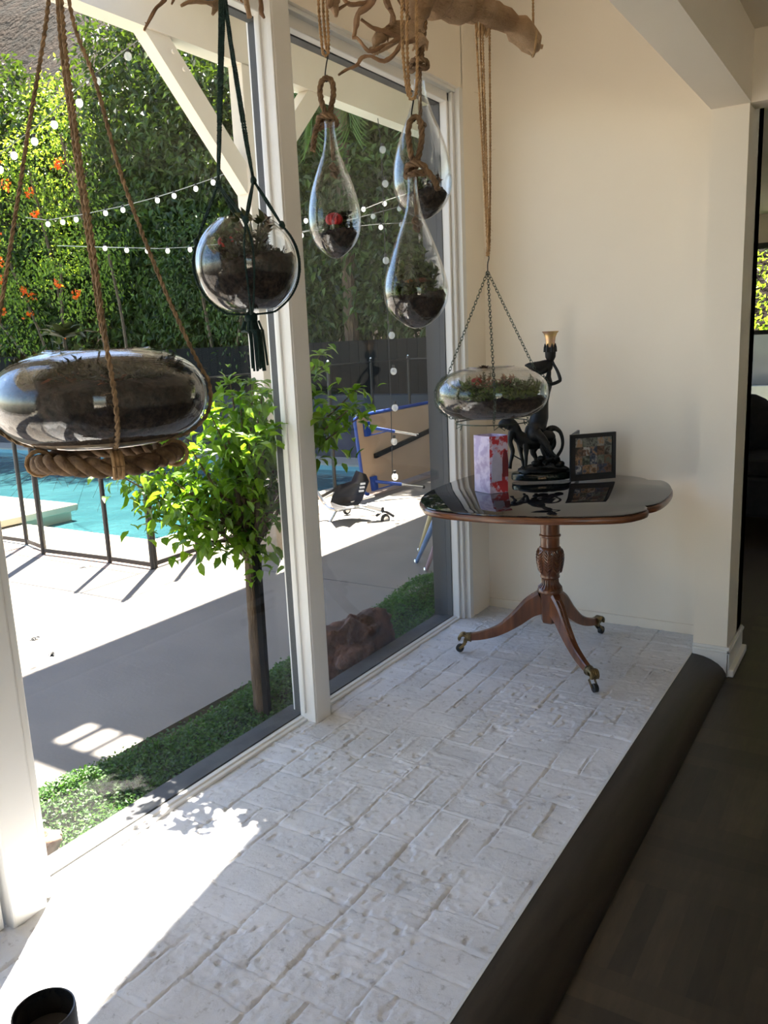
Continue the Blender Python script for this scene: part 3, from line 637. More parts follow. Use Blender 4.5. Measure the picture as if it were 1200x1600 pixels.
# ---- young citrus tree in the bed outside the window
TB = onz(408, 1112, GZ); TB = np.array([-2.16, 2.39, GZ-.03])
t = thing('young_tree', TB, 'young leafy tree with bright green leaves standing in the bed right outside the window', 'tree')
tk = MB(); path = spline([TB, TB+[.0, .0, .3], TB+[-.005, .01, .62], TB+[.0, .02, .85]], .05); tk.tube(path, np.linspace(.030, .022, len(path)), 12, wob=.06, rng=np.random.default_rng(2)); tk.build('trunk', MBARK, t)
stake = MB(); stake.bar(TB+[.035, .0, 0], TB+[.03, .015, .95], .022, .035); stake.build('stake', MFENCE, t, smooth=False)
tips = []
r = random.Random(21); br = MB(); fork = TB+np.array([0, .02, .82])
def tgt(px, py, dy): 
    q = AX@np.array([(px-600)/F, (py-800)/F, 1.]); y = 2.39+dy; return CAM+q*y/q[1]
ends = [(190, 745, -.05), (215, 715, .1), (230, 770, .0), (265, 700, .15), (270, 790, -.1), (300, 735, .1), (310, 820, -.05), (330, 690, .2), (345, 640, .1), (350, 760, .05), (360, 600, .1), (385, 655, .2), (395, 600, .1), (405, 700, .1), (420, 640, .15), (425, 745, .1), (415, 800, .0), (380, 840, -.05), (345, 800, -.1), (250, 735, -.15), (395, 760, -.1), (365, 715, -.1), (430, 690, 0), (320, 770, 0), (285, 760, .1), (398, 865, 0), (375, 620, 0), (330, 650, 0), (410, 615, -.05), (425, 670, -.12), (240, 810, .02), (300, 845, .02), (455, 720, .1), (470, 660, .15), (500, 555, .3), (490, 620, .25), (530, 650, .3), (555, 610, .3), (565, 650, .25), (545, 640, .1), (350, 670, -.15), (390, 690, -.18), (300, 705, -.1), (220, 755, .12), (405, 735, .2), (365, 775, .15)]
LC, LD, LU = [], [], []
for (px, py, dy) in ends:
    dy -= .22 if px < 345 else 0
    e = tgt(px, py, dy); mid = fork*.45+e*.55+np.array([0, 0, -.03 if py > 700 else .05])
    start = fork+np.array([0, 0, -r.uniform(.0, .16)]); pth = spline([start, start*.7+e*.3+np.array([0, 0, .04]), mid, e], .03)
    br.tube(pth, np.linspace(.011, .0022, len(pth)), 6)
    tips.append(e); n = len(pth)
    sub = 46
    for k in range(sub):
        i = int(n*(.52+.48*(k/sub)**.7)); i = min(i, n-1); p_ = pth[i]+np.array([r.gauss(0, .042) for _ in range(3)])
        LC.append(p_); LD.append([r.gauss(0, .7), r.gauss(0, .7), r.gauss(-.35, .5)]); LU.append([r.gauss(-.1, .4), r.gauss(.1, .4), 1])
    for k in range(9):
        a = k*2.4; LC.append(e); LD.append([math.cos(a), math.sin(a), r.uniform(-.2, .9)]); LU.append([0, 0, 1.1])
g_ = np.random.default_rng(8); n = len(LC); l = g_.uniform(.036, .070, n)
V, f = leafverts(np.array(LC), np.array(LD, float), np.array(LU, float), l, l*.52, .22)
br.build('branches', MBARK, t); MB().add(V, f).build('foliage', MLEAFT, t, smooth=False)

# ---- planting bed with ground cover, rocks
bed = MB(); X_ = []
def bx0(y): return -2.40-.045*math.sin(y*2.3)-.05*math.sin(y*1.1+1)
nx, ny = 14, 70; rb = np.random.default_rng(6)
for j in range(ny):
    y = 1.05+j*(4.45-1.05)/(ny-1)
    for i in range(nx):
        u_ = i/(nx-1); x = bx0(y)+(-1.995-bx0(y))*u_
        X_.append((x, y, GZ-.012+.05*math.sin(math.pi*min(1, u_*1.6+.1))**.7*(.6+.5*math.sin(y*5+u_*3))*(1 if u_ < .8 else .4)+rb.uniform(0, .006)))
bed.add(X_, [(j*nx+i, j*nx+i+1, (j+1)*nx+i+1, (j+1)*nx+i) for j in range(ny-1) for i in range(nx-1)])
struct(bed, 'ground_bed', MSOILB, smooth=True)
gc = np.random.default_rng(9); XA = np.array(X_); idx = gc.integers(0, len(XA), 42000); base = XA[idx]+gc.normal(size=(42000, 3))*[.014, .02, .006]
base = base[base[:, 0] < -2.06+.04*np.sin(base[:, 1]*6)+.02*gc.normal(size=len(base))]
mound = np.maximum(0, .085-np.hypot((base[:, 0]+2.2)*.8, base[:, 1]-4.0)*.16); base[:, 2] += mound+gc.uniform(0, .02, len(base))
n = len(base); dr = gc.normal(size=(n, 3)); dr[:, 2] = abs(dr[:, 2])*.5; up = gc.normal(size=(n, 3))*.5; up[:, 2] += 1; l = gc.uniform(.009, .018, n)
V, f = leafverts(base, dr, up, l, l*.8, .15, 'dia'); gcv = MB().add(V, f).build('ground_cover', MGC, None, smooth=False, origin=(-2.2, 2.7, GZ))
tag(gcv, 'low bright green creeping ground cover in the bed under the window', 'ground cover', kind='stuff')
def rock(c, sc, seed, label, m):
    bm = bmesh.new(); bmesh.ops.create_icosphere(bm, subdivisions=5, radius=1); rr = random.Random(seed)
    from mathutils import noise as N_
    for v in bm.verts:
        p_ = v.co.copy(); q = 1+.5*N_.noise(p_*1.2+Vector((seed, 0, 0)))+.30*N_.noise(p_*2.8+Vector((0, seed, 0)))+.09*N_.noise(p_*8)
        rid = abs(N_.noise(p_*2.2+Vector((0, 0, seed)))); q += .12*rid
        v.co = Vector((p_.x*sc[0]*q, p_.y*sc[1]*q, p_.z*sc[2]*q))
    me = bpy.data.meshes.new('rock'); bm.to_mesh(me); bm.free(); me.materials.append(m); me.polygons.foreach_set('use_smooth', [True]*len(me.polygons))
    ob = bpy.data.objects.new('rock', me); COL.objects.link(ob); ob.location = c; ob['_o'] = list(map(float, c)); return tag(ob, label, 'rock')
rock((-2.12, 3.02, GZ+.05), (.12, .27, .175), 3, 'large reddish brown lava rock in the bed behind the right pane', MROCK)
rock((-2.11, 1.26, GZ+.03), (.07, .10, .07), 8, 'small tan and rust rock at the near end of the bed', mat('tan rock', (.52, .36, .25), (.28, .14, .09), .9, ns=14, bs=30, bst=.8))

# ---- folded play table lying on its edge
t = thing('table_tennis_table', (-4.45, 7.4, GZ), 'tan backed table with blue steel rim tipped on its long edge beside the pool fence', 'table')
A0 = onz(585, 775, GZ); XT = -4.40
def T3(y, z, off=0): return (XT-.05*(y-6.7)+off-.10*(z-GZ), y, z)
y0, y1, zt = 6.60, 8.6, .72
def slab(off0, off1, ya, yb, za, zb):
    return [T3(ya, za, off0), T3(yb, za, off0), T3(yb, za, off1), T3(ya, za, off1), T3(ya, zb, off0), T3(yb, zb, off0), T3(yb, zb, off1), T3(ya, zb, off1)]
def rr_poly(ya, yb, za, zb, rad):
    pts = []
    for (cy, cz, a0) in ((yb-rad, zb-rad, 0), (ya+rad, zb-rad, 90), (ya+rad, za+rad, 180), (yb-rad, za+rad, 270)):
        for k in range(6): a = math.radians(a0+k*18); pts.append((cy+rad*math.cos(a), cz+rad*math.sin(a)))
    return pts
def plate(mb, poly, o0, o1):
    n = len(poly); v = [T3(y, z, o0) for y, z in poly]+[T3(y, z, o1) for y, z in poly]
    return mb.add(v, [tuple(range(n)), tuple(range(2*n-1, n-1, -1))]+[(i, (i+1) % n, (i+1) % n+n, i+n) for i in range(n)])
plate(MB(), rr_poly(y0+.02, y1-.02, GZ+.045, zt-.02, .05), 0, -.02).build('board', MPP, t, smooth=False)
rim = MB(); pl = rr_poly(y0, y1, GZ+.025, zt, .07); pl = pl[:18]; rim.tube([T3(y, z, -.005) for y, z in pl], .018, 8, cap=False); rim.build('rim', MBLUE, t)
for (yy, zz) in ((6.78, .60), (6.78, .06), (8.3, .35)):
    bk = MB(); bk.hexa(slab(.002, .03, yy-.05, yy+.05, zz-.09, zz+.05)); bk.build('bracket', MBLUE, t, smooth=False)
    L0 = np.array(T3(yy, zz, .03)); e = L0+np.array([.36, .32, -.11 if zz > .2 else -.09])
    l1 = MB().tube([L0, L0+(e-L0)*.55], .017, 10); lg = l1.build('leg', MBLUE, t)
    MB().tube([L0+(e-L0)*.5, e], .013, 10).build('leg_tube', MCHROME, lg); MB().tube([e, e+(e-L0)*.04], .017, 10).build('leg_foot', MRUB, lg)
    MB().tube([np.array(T3(yy+.02, zz-.09, .01)), L0+(e-L0)*.45], .006, 6).build('strut', MBLUE, lg)
MB().bar(T3(6.86, .30, .02), T3(8.45, .44, .02), .03, .045).build('cross_rail', MIRON, t, smooth=False)
# ---- pedal kart lying beside it
kd = 7.15
t = thing('pedal_kart', onz(540, 812, GZ), 'low kart frame with black striped seat standing in the sun on the deck', 'kart')
def K(px, py, dd=0): return P(px, py, kd+dd)
seat = MB(); rows = []
prof_ = [((572, 741), (556, 735), .0), ((577, 752), (549, 752), .04), ((570, 770), (530, 758), .05), ((566, 782), (519, 775), .04), ((560, 790), (516, 785), .0), ((552, 794), (520, 793), -.14), ((545, 795), (524, 797), -.26)]
nu = 9; V = []
for (rt, lf, dd) in prof_:
    for k in range(nu):
        u_ = k/(nu-1); c = .06*(2*abs(u_-.5))**2; V.append(P(lf[0]+(rt[0]-lf[0])*u_, lf[1]+(rt[1]-lf[1])*u_, kd+dd-c))
V2 = [v+AX@np.array([0, .0, .018]) for v in V]; N_ = len(V); nr = len(prof_)
f = [(i*nu+k, i*nu+k+1, (i+1)*nu+k+1, (i+1)*nu+k) for i in range(nr-1) for k in range(nu-1)]
f2 = [tuple(N_+q for q in reversed(x)) for x in f]
bd = [k for k in range(nu)]+[i*nu+nu-1 for i in range(1, nr)]+[(nr-1)*nu+k for k in range(nu-2, -1, -1)]+[i*nu for i in range(nr-2, 0, -1)]
f3 = [(bd[i], bd[i]+N_, bd[(i+1) % len(bd)]+N_, bd[(i+1) % len(bd)]) for i in range(len(bd))]
ks = seat.add(V+V2, f+f2+f3).build('seat', MSEAT, t)
for k in range(3):
    q = 758+k*5.6; x_ = 572-k*1.2; MB().hexa([K(x_-9, q, -.05), K(x_-1, q-1, -.06), K(x_-1, q-1, -.055), K(x_-9, q, -.045), K(x_-9, q-3.4, -.05), K(x_-1, q-4, -.06), K(x_-1, q-4, -.055), K(x_-9, q-3.4, -.045)]).build('stripe', MWHITE, ks, smooth=False)
fr = MB(); fr.tube(spline([K(495, 768), K(508, 788), K(524, 797, -.1), K(560, 792, -.1), K(597, 801, -.15)], .04), .016, 8); fr.tube([K(526, 797, -.1), K(513, 821, -.1)], .011, 8); fr.tube([K(548, 785), K(585, 775, .1)], .008, 6); fr.tube([K(560, 790, .1), K(600, 794, .1)], .011, 8)
fr.build('frame', MCHROME, t)
MB().tube([K(573, 790, -.16), K(596, 795, -.16)], .022, 10).build('foot_bar', MWHITE, t)
def wheel(px, py, dd, r_):
    c = P(px, py, kd+dd); a = AX@np.array([.55, .1, -.8]); a[2] = 0; a /= np.linalg.norm(a)
    wv = MB(); u_ = np.array([0, 0, 1.]); w_ = np.cross(a, u_); pts = [c+r_*.78*(math.cos(q)*u_+math.sin(q)*w_) for q in np.linspace(0, 2*math.pi, 21)]
    wv.tube(pts, r_*.26, 8, cap=False); wh = wv.build('wheel', MRUB, t); MB().tube([c-a*.014, c+a*.014], r_*.55, 16).build('hub', MCHROME, wh)
wheel(602, 811, -.15, .045); wheel(542, 797, .15, .04)
fd = MB(); fd.tube(spline([P(588, 806, kd-.12), P(600, 799, kd-.15), P(616, 807, kd-.15)], .01), .012, 8); fd.tube([P(597, 801, kd-.15), P(598, 792, kd-.15)], .014, 8); fd.build('fender', MSEAT, t)
# ---- stool with painted legs
ps = [onz(655, 862, GZ), onz(650, 880, GZ), onz(665, 893, GZ)]
tops = [P(676, 800, 5.45), P(683, 806, 5.3), P(697, 808, 5.2)]
sc_ = np.mean(tops, 0)+np.array([.16, .02, 0]); t = thing('stool', (sc_[0], sc_[1], GZ), 'patio stool with splayed yellow, blue and pink legs seen under the pedestal table', 'stool')
MB().lathe([(0, .0), (.17, 0), (.185, .012), (.185, .03), (.17, .04), (0, .04)], (sc_[0], sc_[1], sc_[2]+.0), 32).build('seat', MPB, t)
for p0, p1, m_, nm in zip(ps, tops, (MPY, MPB, MPK), ('yellow', 'blue', 'pink')):
    lg = MB().tube(spline([p0, p1], .1), np.linspace(.012, .023, len(spline([p0, p1], .1))), 12).build('leg', m_, t); lg['label'] = nm+' leg'
    MB().lathe([(0, 0), (.017, 0), (.017, .015), (.012, .03)], p0, 12).build('leg_tip', MCHROME, lg)
lg = MB().tube([(sc_[0]+.28, sc_[1]+.02, GZ), (sc_[0]+.12, sc_[1], sc_[2]+.002)], .018, 10).build('leg', MPY, t)
# ---- dark bag behind the post footing, litter on the deck
b = MB(); c = P(426, 812, 6.55); b.ball((c[0], c[1], GZ+.17), .17, 18, 14, (.55, .75, 1.0), .02, random.Random(3))
bg = b.build('bag', MRUB, None, origin=(c[0], c[1], GZ)); tag(bg, 'dark rounded bag standing behind the concrete post footing', 'bag')
def litter(px, py, nm, m, s_, label, cat):
    c = onz(px, py, GZ); g_ = np.random.default_rng(int(px)); V, f = leafverts(np.repeat([c+[0, 0, .006]], 5, 0), g_.normal(size=(5, 3))*[1, 1, .2], np.tile([0, 0, 1.], (5, 1))+g_.normal(size=(5, 3))*.2, np.full(5, s_), np.full(5, s_*.5))
    tag(MB().add(V, f).build(nm, m, None, smooth=False, origin=c), label, cat)
litter(133, 886, 'fallen_petals', MWHITE, .05, 'crumpled white blossom on the deck before the pool fence', 'flower')
litter(55, 998, 'fallen_leaf', MIRON, .035, 'dark dry leaf on the sunny deck, farther of the two', 'leaf'); litter(83, 1023, 'fallen_leaf', MIRON, .03, 'dark dry leaf on the sunny deck, nearer of the two', 'leaf')
# ---- string lights
def strand(pts, bulbs, r_, label, wire=MWIRE, hang=.02):
    pts = [P(*p_) for p_ in pts]; c0 = pts[0]
    t = thing('string_light', c0, label, 'string light'); MB().tube(spline(pts, .25), .0035, 5).build('wire', wire, t)
    for q in bulbs:
        c = P(*q); b = MB().ball(c, r_, 12, 9, (1, 1, 1.12)).build('bulb', MBULB, t)
        MB().tube([c+[0, 0, r_*1.02], c+[0, 0, r_*1.9]], r_*.45, 8).build('socket', MWIREK, b)
strand([(240, 45, 4.9), (190, 82, 5.0), (140, 122, 5.05), (60, 195, 5.25), (0, 240, 5.4), (-60, 290, 5.5)], [(200, 88, 5.0), (152, 127, 5.05), (124, 161, 5.1), (85, 195, 5.2), (54, 221, 5.3), (22, 243, 5.35), (0, 265, 5.4)], .023, 'string of large clear bulbs sloping across the upper left of the window')
strand([(40, 340, 7.5), (75, 344, 7.5), (192, 322, 7.4), (280, 297, 7.3), (366, 266, 7.2), (440, 235, 7.0)], [(75, 350, 7.5), (98, 347, 7.5), (119, 343, 7.5), (165, 333, 7.4), (192, 328, 7.4), (246, 313, 7.3), (272, 306, 7.3), (306, 295, 7.25), (333, 285, 7.2), (367, 273, 7.2)], .022, 'middle string of small bulbs rising towards the patio post')
strand([(90, 384, 10.2), (200, 387, 8), (300, 386, 8), (480, 360, 8), (601, 314, 8), (700, 285, 10.2)], [(164, 388, 8), (198, 391, 8), (230, 392, 8), (262, 392, 8), (297, 390, 8), (478, 345, 8), (568, 327, 8), (601, 318, 8)], .022, 'lower string of small bulbs running level behind the corded globe')
strand([(440, 378, 7.6), (471, 364, 7.6), (583, 334, 7.6), (690, 305, 7.6)], [(471, 368, 7.6), (583, 338, 7.6), (624, 326, 7.6)], .022, 'string of bulbs behind the left teardrop, upper of the pair')
strand([(440, 366, 7.9), (520, 357, 7.9), (595, 350, 7.9), (690, 346, 7.9)], [(595, 355, 7.9), (627, 351, 7.9)], .022, 'string of bulbs behind the left teardrop, lower of the pair')
strand([(590, 182, 6.98), (594, 215, 7.), (597, 260, 7.), (600, 350, 7.), (607, 520, 7.), (611, 640, 7.), (613, 742, 7.)], [(598, 234, 7.), (602, 287, 7.), (603, 407, 7.), (612, 524, 7.), (615, 580, 7.), (617, 637, 7.), (616, 690, 7.), (617, 745, 7.)], .028, 'string of clear bulbs hanging straight down before the tan table', MWIREK)
# ================================================================== FURNITURE AND THINGS ON THE TABLE
TZ = .743
out = [(-1.625, 2.865), (-1.72, 3.0), (-1.775, 3.18), (-1.79, 3.38), (-1.79, 3.56), (-1.765, 3.70), (-1.66, 3.79), (-1.50, 3.835), (-1.34, 3.845), (-1.17, 3.842), (-1.06, 3.83), (-.99, 3.80), (-.945, 3.75)]
lobe = [(-.945, 3.75), (-.89, 3.755), (-.84, 3.68), (-.795, 3.54), (-.775, 3.38), (-.775, 3.25), (-.79, 3.19), (-.808, 3.165)]
frt = [(-.808, 3.165), (-.790, 3.13), (-.790, 3.07), (-.84, 2.97), (-.99, 2.885), (-1.15, 2.83), (-1.31, 2.80), (-1.47, 2.80), (-1.57, 2.825), (-1.625, 2.865)]
poly = []
for seg_ in (out, lobe, frt):
    q = spline([(a, b, 0) for a, b in seg_], .03); poly += [(p_[0], p_[1]) for p_ in q[:-1]]
poly = poly[::-1]
pc = np.mean(poly, 0)
LEG = [np.array([-1.645, 3.185]), np.array([-.955, 3.02]), np.array([-1.14, 3.69])]
CT = np.array([-1.247, 3.293])
tb_ = thing('pedestal_table', (CT[0], CT[1], 0), 'mahogany pedestal table with scalloped black glass top and brass claw casters', 'table')
def inset(k): return [(pc[0]+(x-pc[0])*k, pc[1]+(y-pc[1])*k) for x, y in poly]
m = MB(); rings = [(.985, TZ-.034), (.995, TZ-.032), (1.0, TZ-.027), (1.0, TZ-.014), (.994, TZ-.009), (.985, TZ-.007)]
n = len(poly); V = []
for k, z in rings: V += [(x, y, z) for x, y in inset(k)]
f = [(i*n+j, i*n+(j+1) % n, (i+1)*n+(j+1) % n, (i+1)*n+j) for i in range(len(rings)-1) for j in range(n)]+[tuple(range(n-1, -1, -1)), tuple(range((len(rings)-1)*n, len(rings)*n))]
m.add(V, f).build('tabletop', MEDGE, tb_)
m = MB(); rings = [(.985, TZ-.0068), (.99, TZ-.004), (.988, TZ-.001), (.984, TZ)]; V = []
for k, z in rings: V += [(x, y, z) for x, y in inset(k)]
f = [(i*n+j, i*n+(j+1) % n, (i+1)*n+(j+1) % n, (i+1)*n+j) for i in range(len(rings)-1) for j in range(n)]+[tuple(range(n-1, -1, -1)), tuple(range((len(rings)-1)*n, len(rings)*n))]
m.add(V, f).build('glass_top', MTOP, tb_, auto=30)
pr = [(.001, .708), (.075, .708), (.075, .69), (.041, .688), (.042, .66), (.041, .60), (.041, .567), (.046, .563), (.046, .557), (.041, .553), (.041, .512), (.046, .508), (.049, .498), (.0535, .478), (.054, .455), (.051, .43), (.046, .405), (.040, .385), (.042, .380), (.042, .374), (.035, .368), (.034, .350), (.040, .338), (.052, .325), (.055, .316), (.055, .308), (.050, .304), (.001, .304)]
MB().lathe(pr, (CT[0], CT[1], 0), 48).build('column', MMAHO, tb_)
cv = MB()   # carved acanthus leaves round the urn
for k in range(8):
    a = k*math.pi/4+.2
    def sp_(z, da, o=0.003):
        zz = [p_[1] for p_ in pr[::-1]]; rr_ = [p_[0] for p_ in pr[::-1]]; r_ = np.interp(z, zz, rr_)+o; return (CT[0]+r_*math.cos(a+da), CT[1]+r_*math.sin(a+da), z)
    cv.tube([sp_(z, 0, .002) for z in np.linspace(.395, .50, 9)], .0034, 5)
    for z in np.linspace(.40, .48, 7):
        for sg in (-1, 1): cv.tube([sp_(z, 0), sp_(z+.008, sg*.14), sp_(z+.018, sg*.30)], [.0042, .0042, .0018], 5)
for k in range(22):
    a = k*2*math.pi/22; cv.tube([(CT[0]+r_*math.cos(a), CT[1]+r_*math.sin(a), z) for r_, z in ((.0345, .366), (.0355, .35), (.041, .339), (.051, .327))], .0028, 5)
cv.build('carving', MMAHO, tb_)
hub = MB(); hub.lathe([(.001, .305), (.050, .305), (.047, .27), (.043, .20), (.040, .172), (.030, .165), (.001, .162)], (CT[0], CT[1], 0), 6); hub.build('hub', MMAHO, tb_, smooth=False)
for L_ in LEG:
    d = L_-CT; ln = np.linalg.norm(d); d = d/ln; sd = np.array([-d[1], d[0]])
    def q(r_, z): return np.array([CT[0]+d[0]*r_, CT[1]+d[1]*r_, z])
    cl = spline([q(.030, .262), q(.085, .232), q(.15, .172), q(.225, .118), q(.30, .088), q(ln-.045, .074)], .012)
    hh = np.interp(np.linspace(0, 1, len(cl)), [0, .25, .6, 1], [.105, .075, .046, .030]); ww = np.linspace(.042, .024, len(cl))
    T = np.gradient(cl, axis=0); T /= np.linalg.norm(T, axis=1)[:, None]; V = []
    for i, c in enumerate(cl):
        s3 = np.array([sd[0], sd[1], 0]); up = np.cross(s3, T[i]); up = up if up[2] > 0 else -up
        for (a, b) in ((-.5, -.5), (-.5, .38), (-.36, .5), (.36, .5), (.5, .38), (.5, -.5)): V.append(c+s3*a*ww[i]+up*b*hh[i])
    n6 = len(cl); f = [(i*6+k, i*6+(k+1) % 6, (i+1)*6+(k+1) % 6, (i+1)*6+k) for i in range(n6-1) for k in range(6)]+[tuple(range(5, -1, -1)), tuple(range((n6-1)*6, n6*6))]
    lg = MB().add(V, f).build('leg', MMAHO, tb_, auto=25)
    lv = MB()
    for i in range(3, int(n6*.55), 3):
        s3 = np.array([sd[0], sd[1], 0]); up = np.cross(s3, T[i]); up = up if up[2] > 0 else -up; tp_ = cl[i]+up*hh[i]*.5
        for sg in (-1, 1): lv.tube([tp_, tp_+s3*sg*ww[i]*.2-T[i]*.006, tp_+s3*sg*ww[i]*.4-T[i]*.018], [.003, .003, .001], 5)
    lv.tube([cl[i]+(lambda u: u if u[2] > 0 else -u)(np.cross(np.array([sd[0], sd[1], 0]), T[i]))*hh[i]*.5 for i in range(3, int(n6*.58))], .003, 5)
    lv.build('leaf_carving', MMAHO, lg)
    cp_ = MB(); e = cl[-1]; fwd_ = np.array([d[0], d[1], 0]); s3 = np.array([sd[0], sd[1], 0])
    cp_.tube([e-fwd_*.012, e, e+fwd_*.014], [.0205, .021, .019], 14); cp_.tube([e-fwd_*.013, e-fwd_*.008], .0225, 14)
    for a in (-1.5, -.5, .5, 1.5):
        b0 = e+s3*a*.0085+fwd_*.004; cp_.tube(spline([b0+[0, 0, .006], b0+fwd_*.022+[0, 0, .011], b0+fwd_*.038+[0, 0, -.004], b0+fwd_*.036+[0, 0, -.017]], .004), np.interp(np.linspace(0, 1, len(spline([b0+[0, 0, .006], b0+fwd_*.022+[0, 0, .011], b0+fwd_*.038+[0, 0, -.004], b0+fwd_*.036+[0, 0, -.017]], .004))), [0, .5, 1], [.007, .0085, .004]), 8)
    pw = cp_.build('claw_cap', MBRASS, lg)
    fk = MB(); wc = e+fwd_*.040; wc = np.array([wc[0], wc[1], .0185]); fk.tube([e+fwd_*.012-[0, 0, .012], e+fwd_*.016-[0, 0, .028]], .009, 10)
    for sg in (-1, 1): fk.bar(e+fwd_*.012-[0, 0, .028]+s3*sg*.0125, wc+s3*sg*.0125, .003, .012)
    fk.build('caster_fork', MBRASS, pw)
    MB().tube([wc-s3*.0095, wc-s3*.008, wc+s3*.008, wc+s3*.0095], [.016, .0182, .0182, .016], 20).build('caster_wheel', MRUB, pw)

# ---- lilac paper gift bag
c0 = onz(766, 772, TZ); bag = thing('gift_bag', (c0[0], c0[1], TZ), 'lilac paper gift bag with red printed patches on the table front', 'bag')
def paper(nm, red):
    m_, t_, o_ = newmat(nm); b_ = t_.nodes.new('ShaderNodeBsdfPrincipled'); t_.links.new(b_.outputs[0], o_.inputs[0]); v_ = coords(t_)
    base = ramp(t_, noise(t_, v_, 22, 5), [(.40, (.42, .34, .56)), (.52, (.62, .55, .74)), (.7, (.60, .50, .66))])
    if red:
        mk = ramp(t_, noise(t_, v_, 13, 4, .6), [(.47, (0, 0, 0)), (.51, (1, 1, 1))]); mx_ = t_.nodes.new('ShaderNodeMixRGB'); t_.links.new(mk, mx_.inputs[0]); t_.links.new(base, mx_.inputs[1]); mx_.inputs[2].default_value = (.50, .035, .05, 1); base = mx_.outputs[0]
    t_.links.new(base, b_.inputs['Base Color']); b_.inputs['Roughness'].default_value = .5; return m_
MPAP, MPAPR = paper('lilac paper', False), paper('lilac paper with red print', True)
vl = P(742, 765, 3.38)-P(766, 772, 3.36); Fp = np.array([c0[0], c0[1], 0]); Lp = np.array([-1.575, 3.240, 0]); Rp = np.array([-1.428, 3.268, 0])
Bp = Lp+Rp-Fp
def face(a, b, cols=8, rows_=12, wob=.004, seed=1):
    rr_ = random.Random(seed); V = []; nrm = np.cross(b-a, [0, 0, 1.]); nrm /= np.linalg.norm(nrm)
    for i in range(rows_+1):
        z = TZ+.001+.247*i/rows_
        for k in range(cols+1):
            u_ = k/cols; q_ = a+(b-a)*u_; bulge = wob*math.sin(math.pi*u_)*math.sin(i*.9+seed)+.006*math.sin(math.pi*u_)*(i/rows_)
            V.append([q_[0]+nrm[0]*bulge, q_[1]+nrm[1]*bulge, z])
    N2 = len(V); f_ = [(i*(cols+1)+k, i*(cols+1)+k+1, (i+1)*(cols+1)+k+1, (i+1)*(cols+1)+k) for i in range(rows_) for k in range(cols)]
    W_ = [[v[0]-nrm[0]*.0012, v[1]-nrm[1]*.0012, v[2]] for v in V]; return V+W_, f_+[tuple(N2+x for x in reversed(y)) for y in f_]
for a_, b_, m_, sd_ in ((Lp, Fp, MPAP, 1), (Fp, Rp, MPAPR, 2), (Rp, Bp, MPAP, 3), (Bp, Lp, MPAP, 4)):
    v_, f_ = face(a_, b_, seed=sd_); MB().add(v_, f_).build('panel', m_, bag)
nrm = np.cross(Rp-Fp, [0, 0, 1.]); nrm /= np.linalg.norm(nrm); mid = (Fp+Rp)/2
cut = MB()
arch = lambda w_, h_, zb: [(-w_/2, zb), (w_/2, zb), (w_/2, zb+h_*.6), (w_*.36, zb+h_*.85), (0, zb+h_), (-w_*.36, zb+h_*.85), (-w_/2, zb+h_*.6)]
dd_ = (Rp-Fp)/np.linalg.norm(Rp-Fp)
def deco(nm, w_, h_, zb, sx, m_, o_):
    pl_ = arch(w_, h_, zb); a3 = [mid+dd_*(x+sx)+nrm*o_+np.array([0, 0, TZ+z]) for x, z in pl_]; b3 = [p_+nrm*.0015 for p_ in a3]; k_ = len(a3)
    MB().add(a3+b3, [tuple(range(k_-1, -1, -1)), tuple(range(k_, 2*k_))]+[(i, (i+1) % k_, (i+1) % k_+k_, i+k_) for i in range(k_)]).build(nm, m_, bag, smooth=False)
deco('paper_tag', .05, .13, .055, -.018, mat('pale blue paper', (.50, .50, .70), (.44, .44, .64), .5, ns=30), .012); deco('paper_flap', .028, .12, .07, .028, mat('dark red paper', (.20, .02, .035), (.11, .012, .02), .5, ns=20), .0075)
MB().box(tuple(Fp+[-.06, .03, TZ+.12]), tuple(Fp+[-.061, .031, TZ+.121])) 

# ---- folding photo frame
Lf, Rf = np.array([-1.257, 3.585, 0]), np.array([-1.100, 3.748, 0])
pf = thing('photo_frame', (Lf[0], Lf[1], TZ), 'black hinged photo frame with a grid of small snapshots at the back of the table', 'photo frame')
u_ = (Rf-Lf); Wd = np.linalg.norm(u_); u_ /= Wd; nn = np.cross(u_, [0, 0, 1.]); Hh = .214
def fr3(x, z, o_): return Lf+u_*x+nn*o_+np.array([0, 0, TZ+.001+z])
def fbox(mb, x0, x1, z0, z1, o0, o1): return mb.hexa([fr3(x0, z0, o0), fr3(x1, z0, o0), fr3(x1, z0, o1), fr3(x0, z0, o1), fr3(x0, z1, o0), fr3(x1, z1, o0), fr3(x1, z1, o1), fr3(x0, z1, o1)])
m = MB(); bw = .022
fbox(m, 0, bw, 0, Hh, 0, -.014); fbox(m, Wd-bw*.8, Wd, 0, Hh, 0, -.014); fbox(m, bw, Wd-bw*.8, Hh-bw*.8, Hh, 0, -.014); fbox(m, bw, Wd-bw*.8, 0, bw*1.3, 0, -.014); fbox(m, bw, Wd-bw, bw, Hh-bw*.8, -.008, -.013)
m.build('front_leaf', MFRAME, pf, smooth=False)
e2 = Lf+np.array([-.035, .205, 0]); MB().bar(Lf+[0, .006, TZ+.108], e2+[0, 0, TZ+.108], .010, .213).build('back_leaf', MFRAME, pf, smooth=False)
ww_, hh_ = (Wd-bw*1.9)/5, (Hh-bw*2.2)/4
for i in range(5):
    for j in range(4):
        x0 = bw+.001+i*ww_; z0 = bw*1.35+j*hh_; q = MB(); fbox(q, x0+.0006, x0+ww_-.0006, z0+.0006, z0+hh_-.0006, -.0045, -.0075); q.build('snapshot', photomat('snapshot %d %d' % (i, j), i*7+j*3+1), pf, smooth=False)

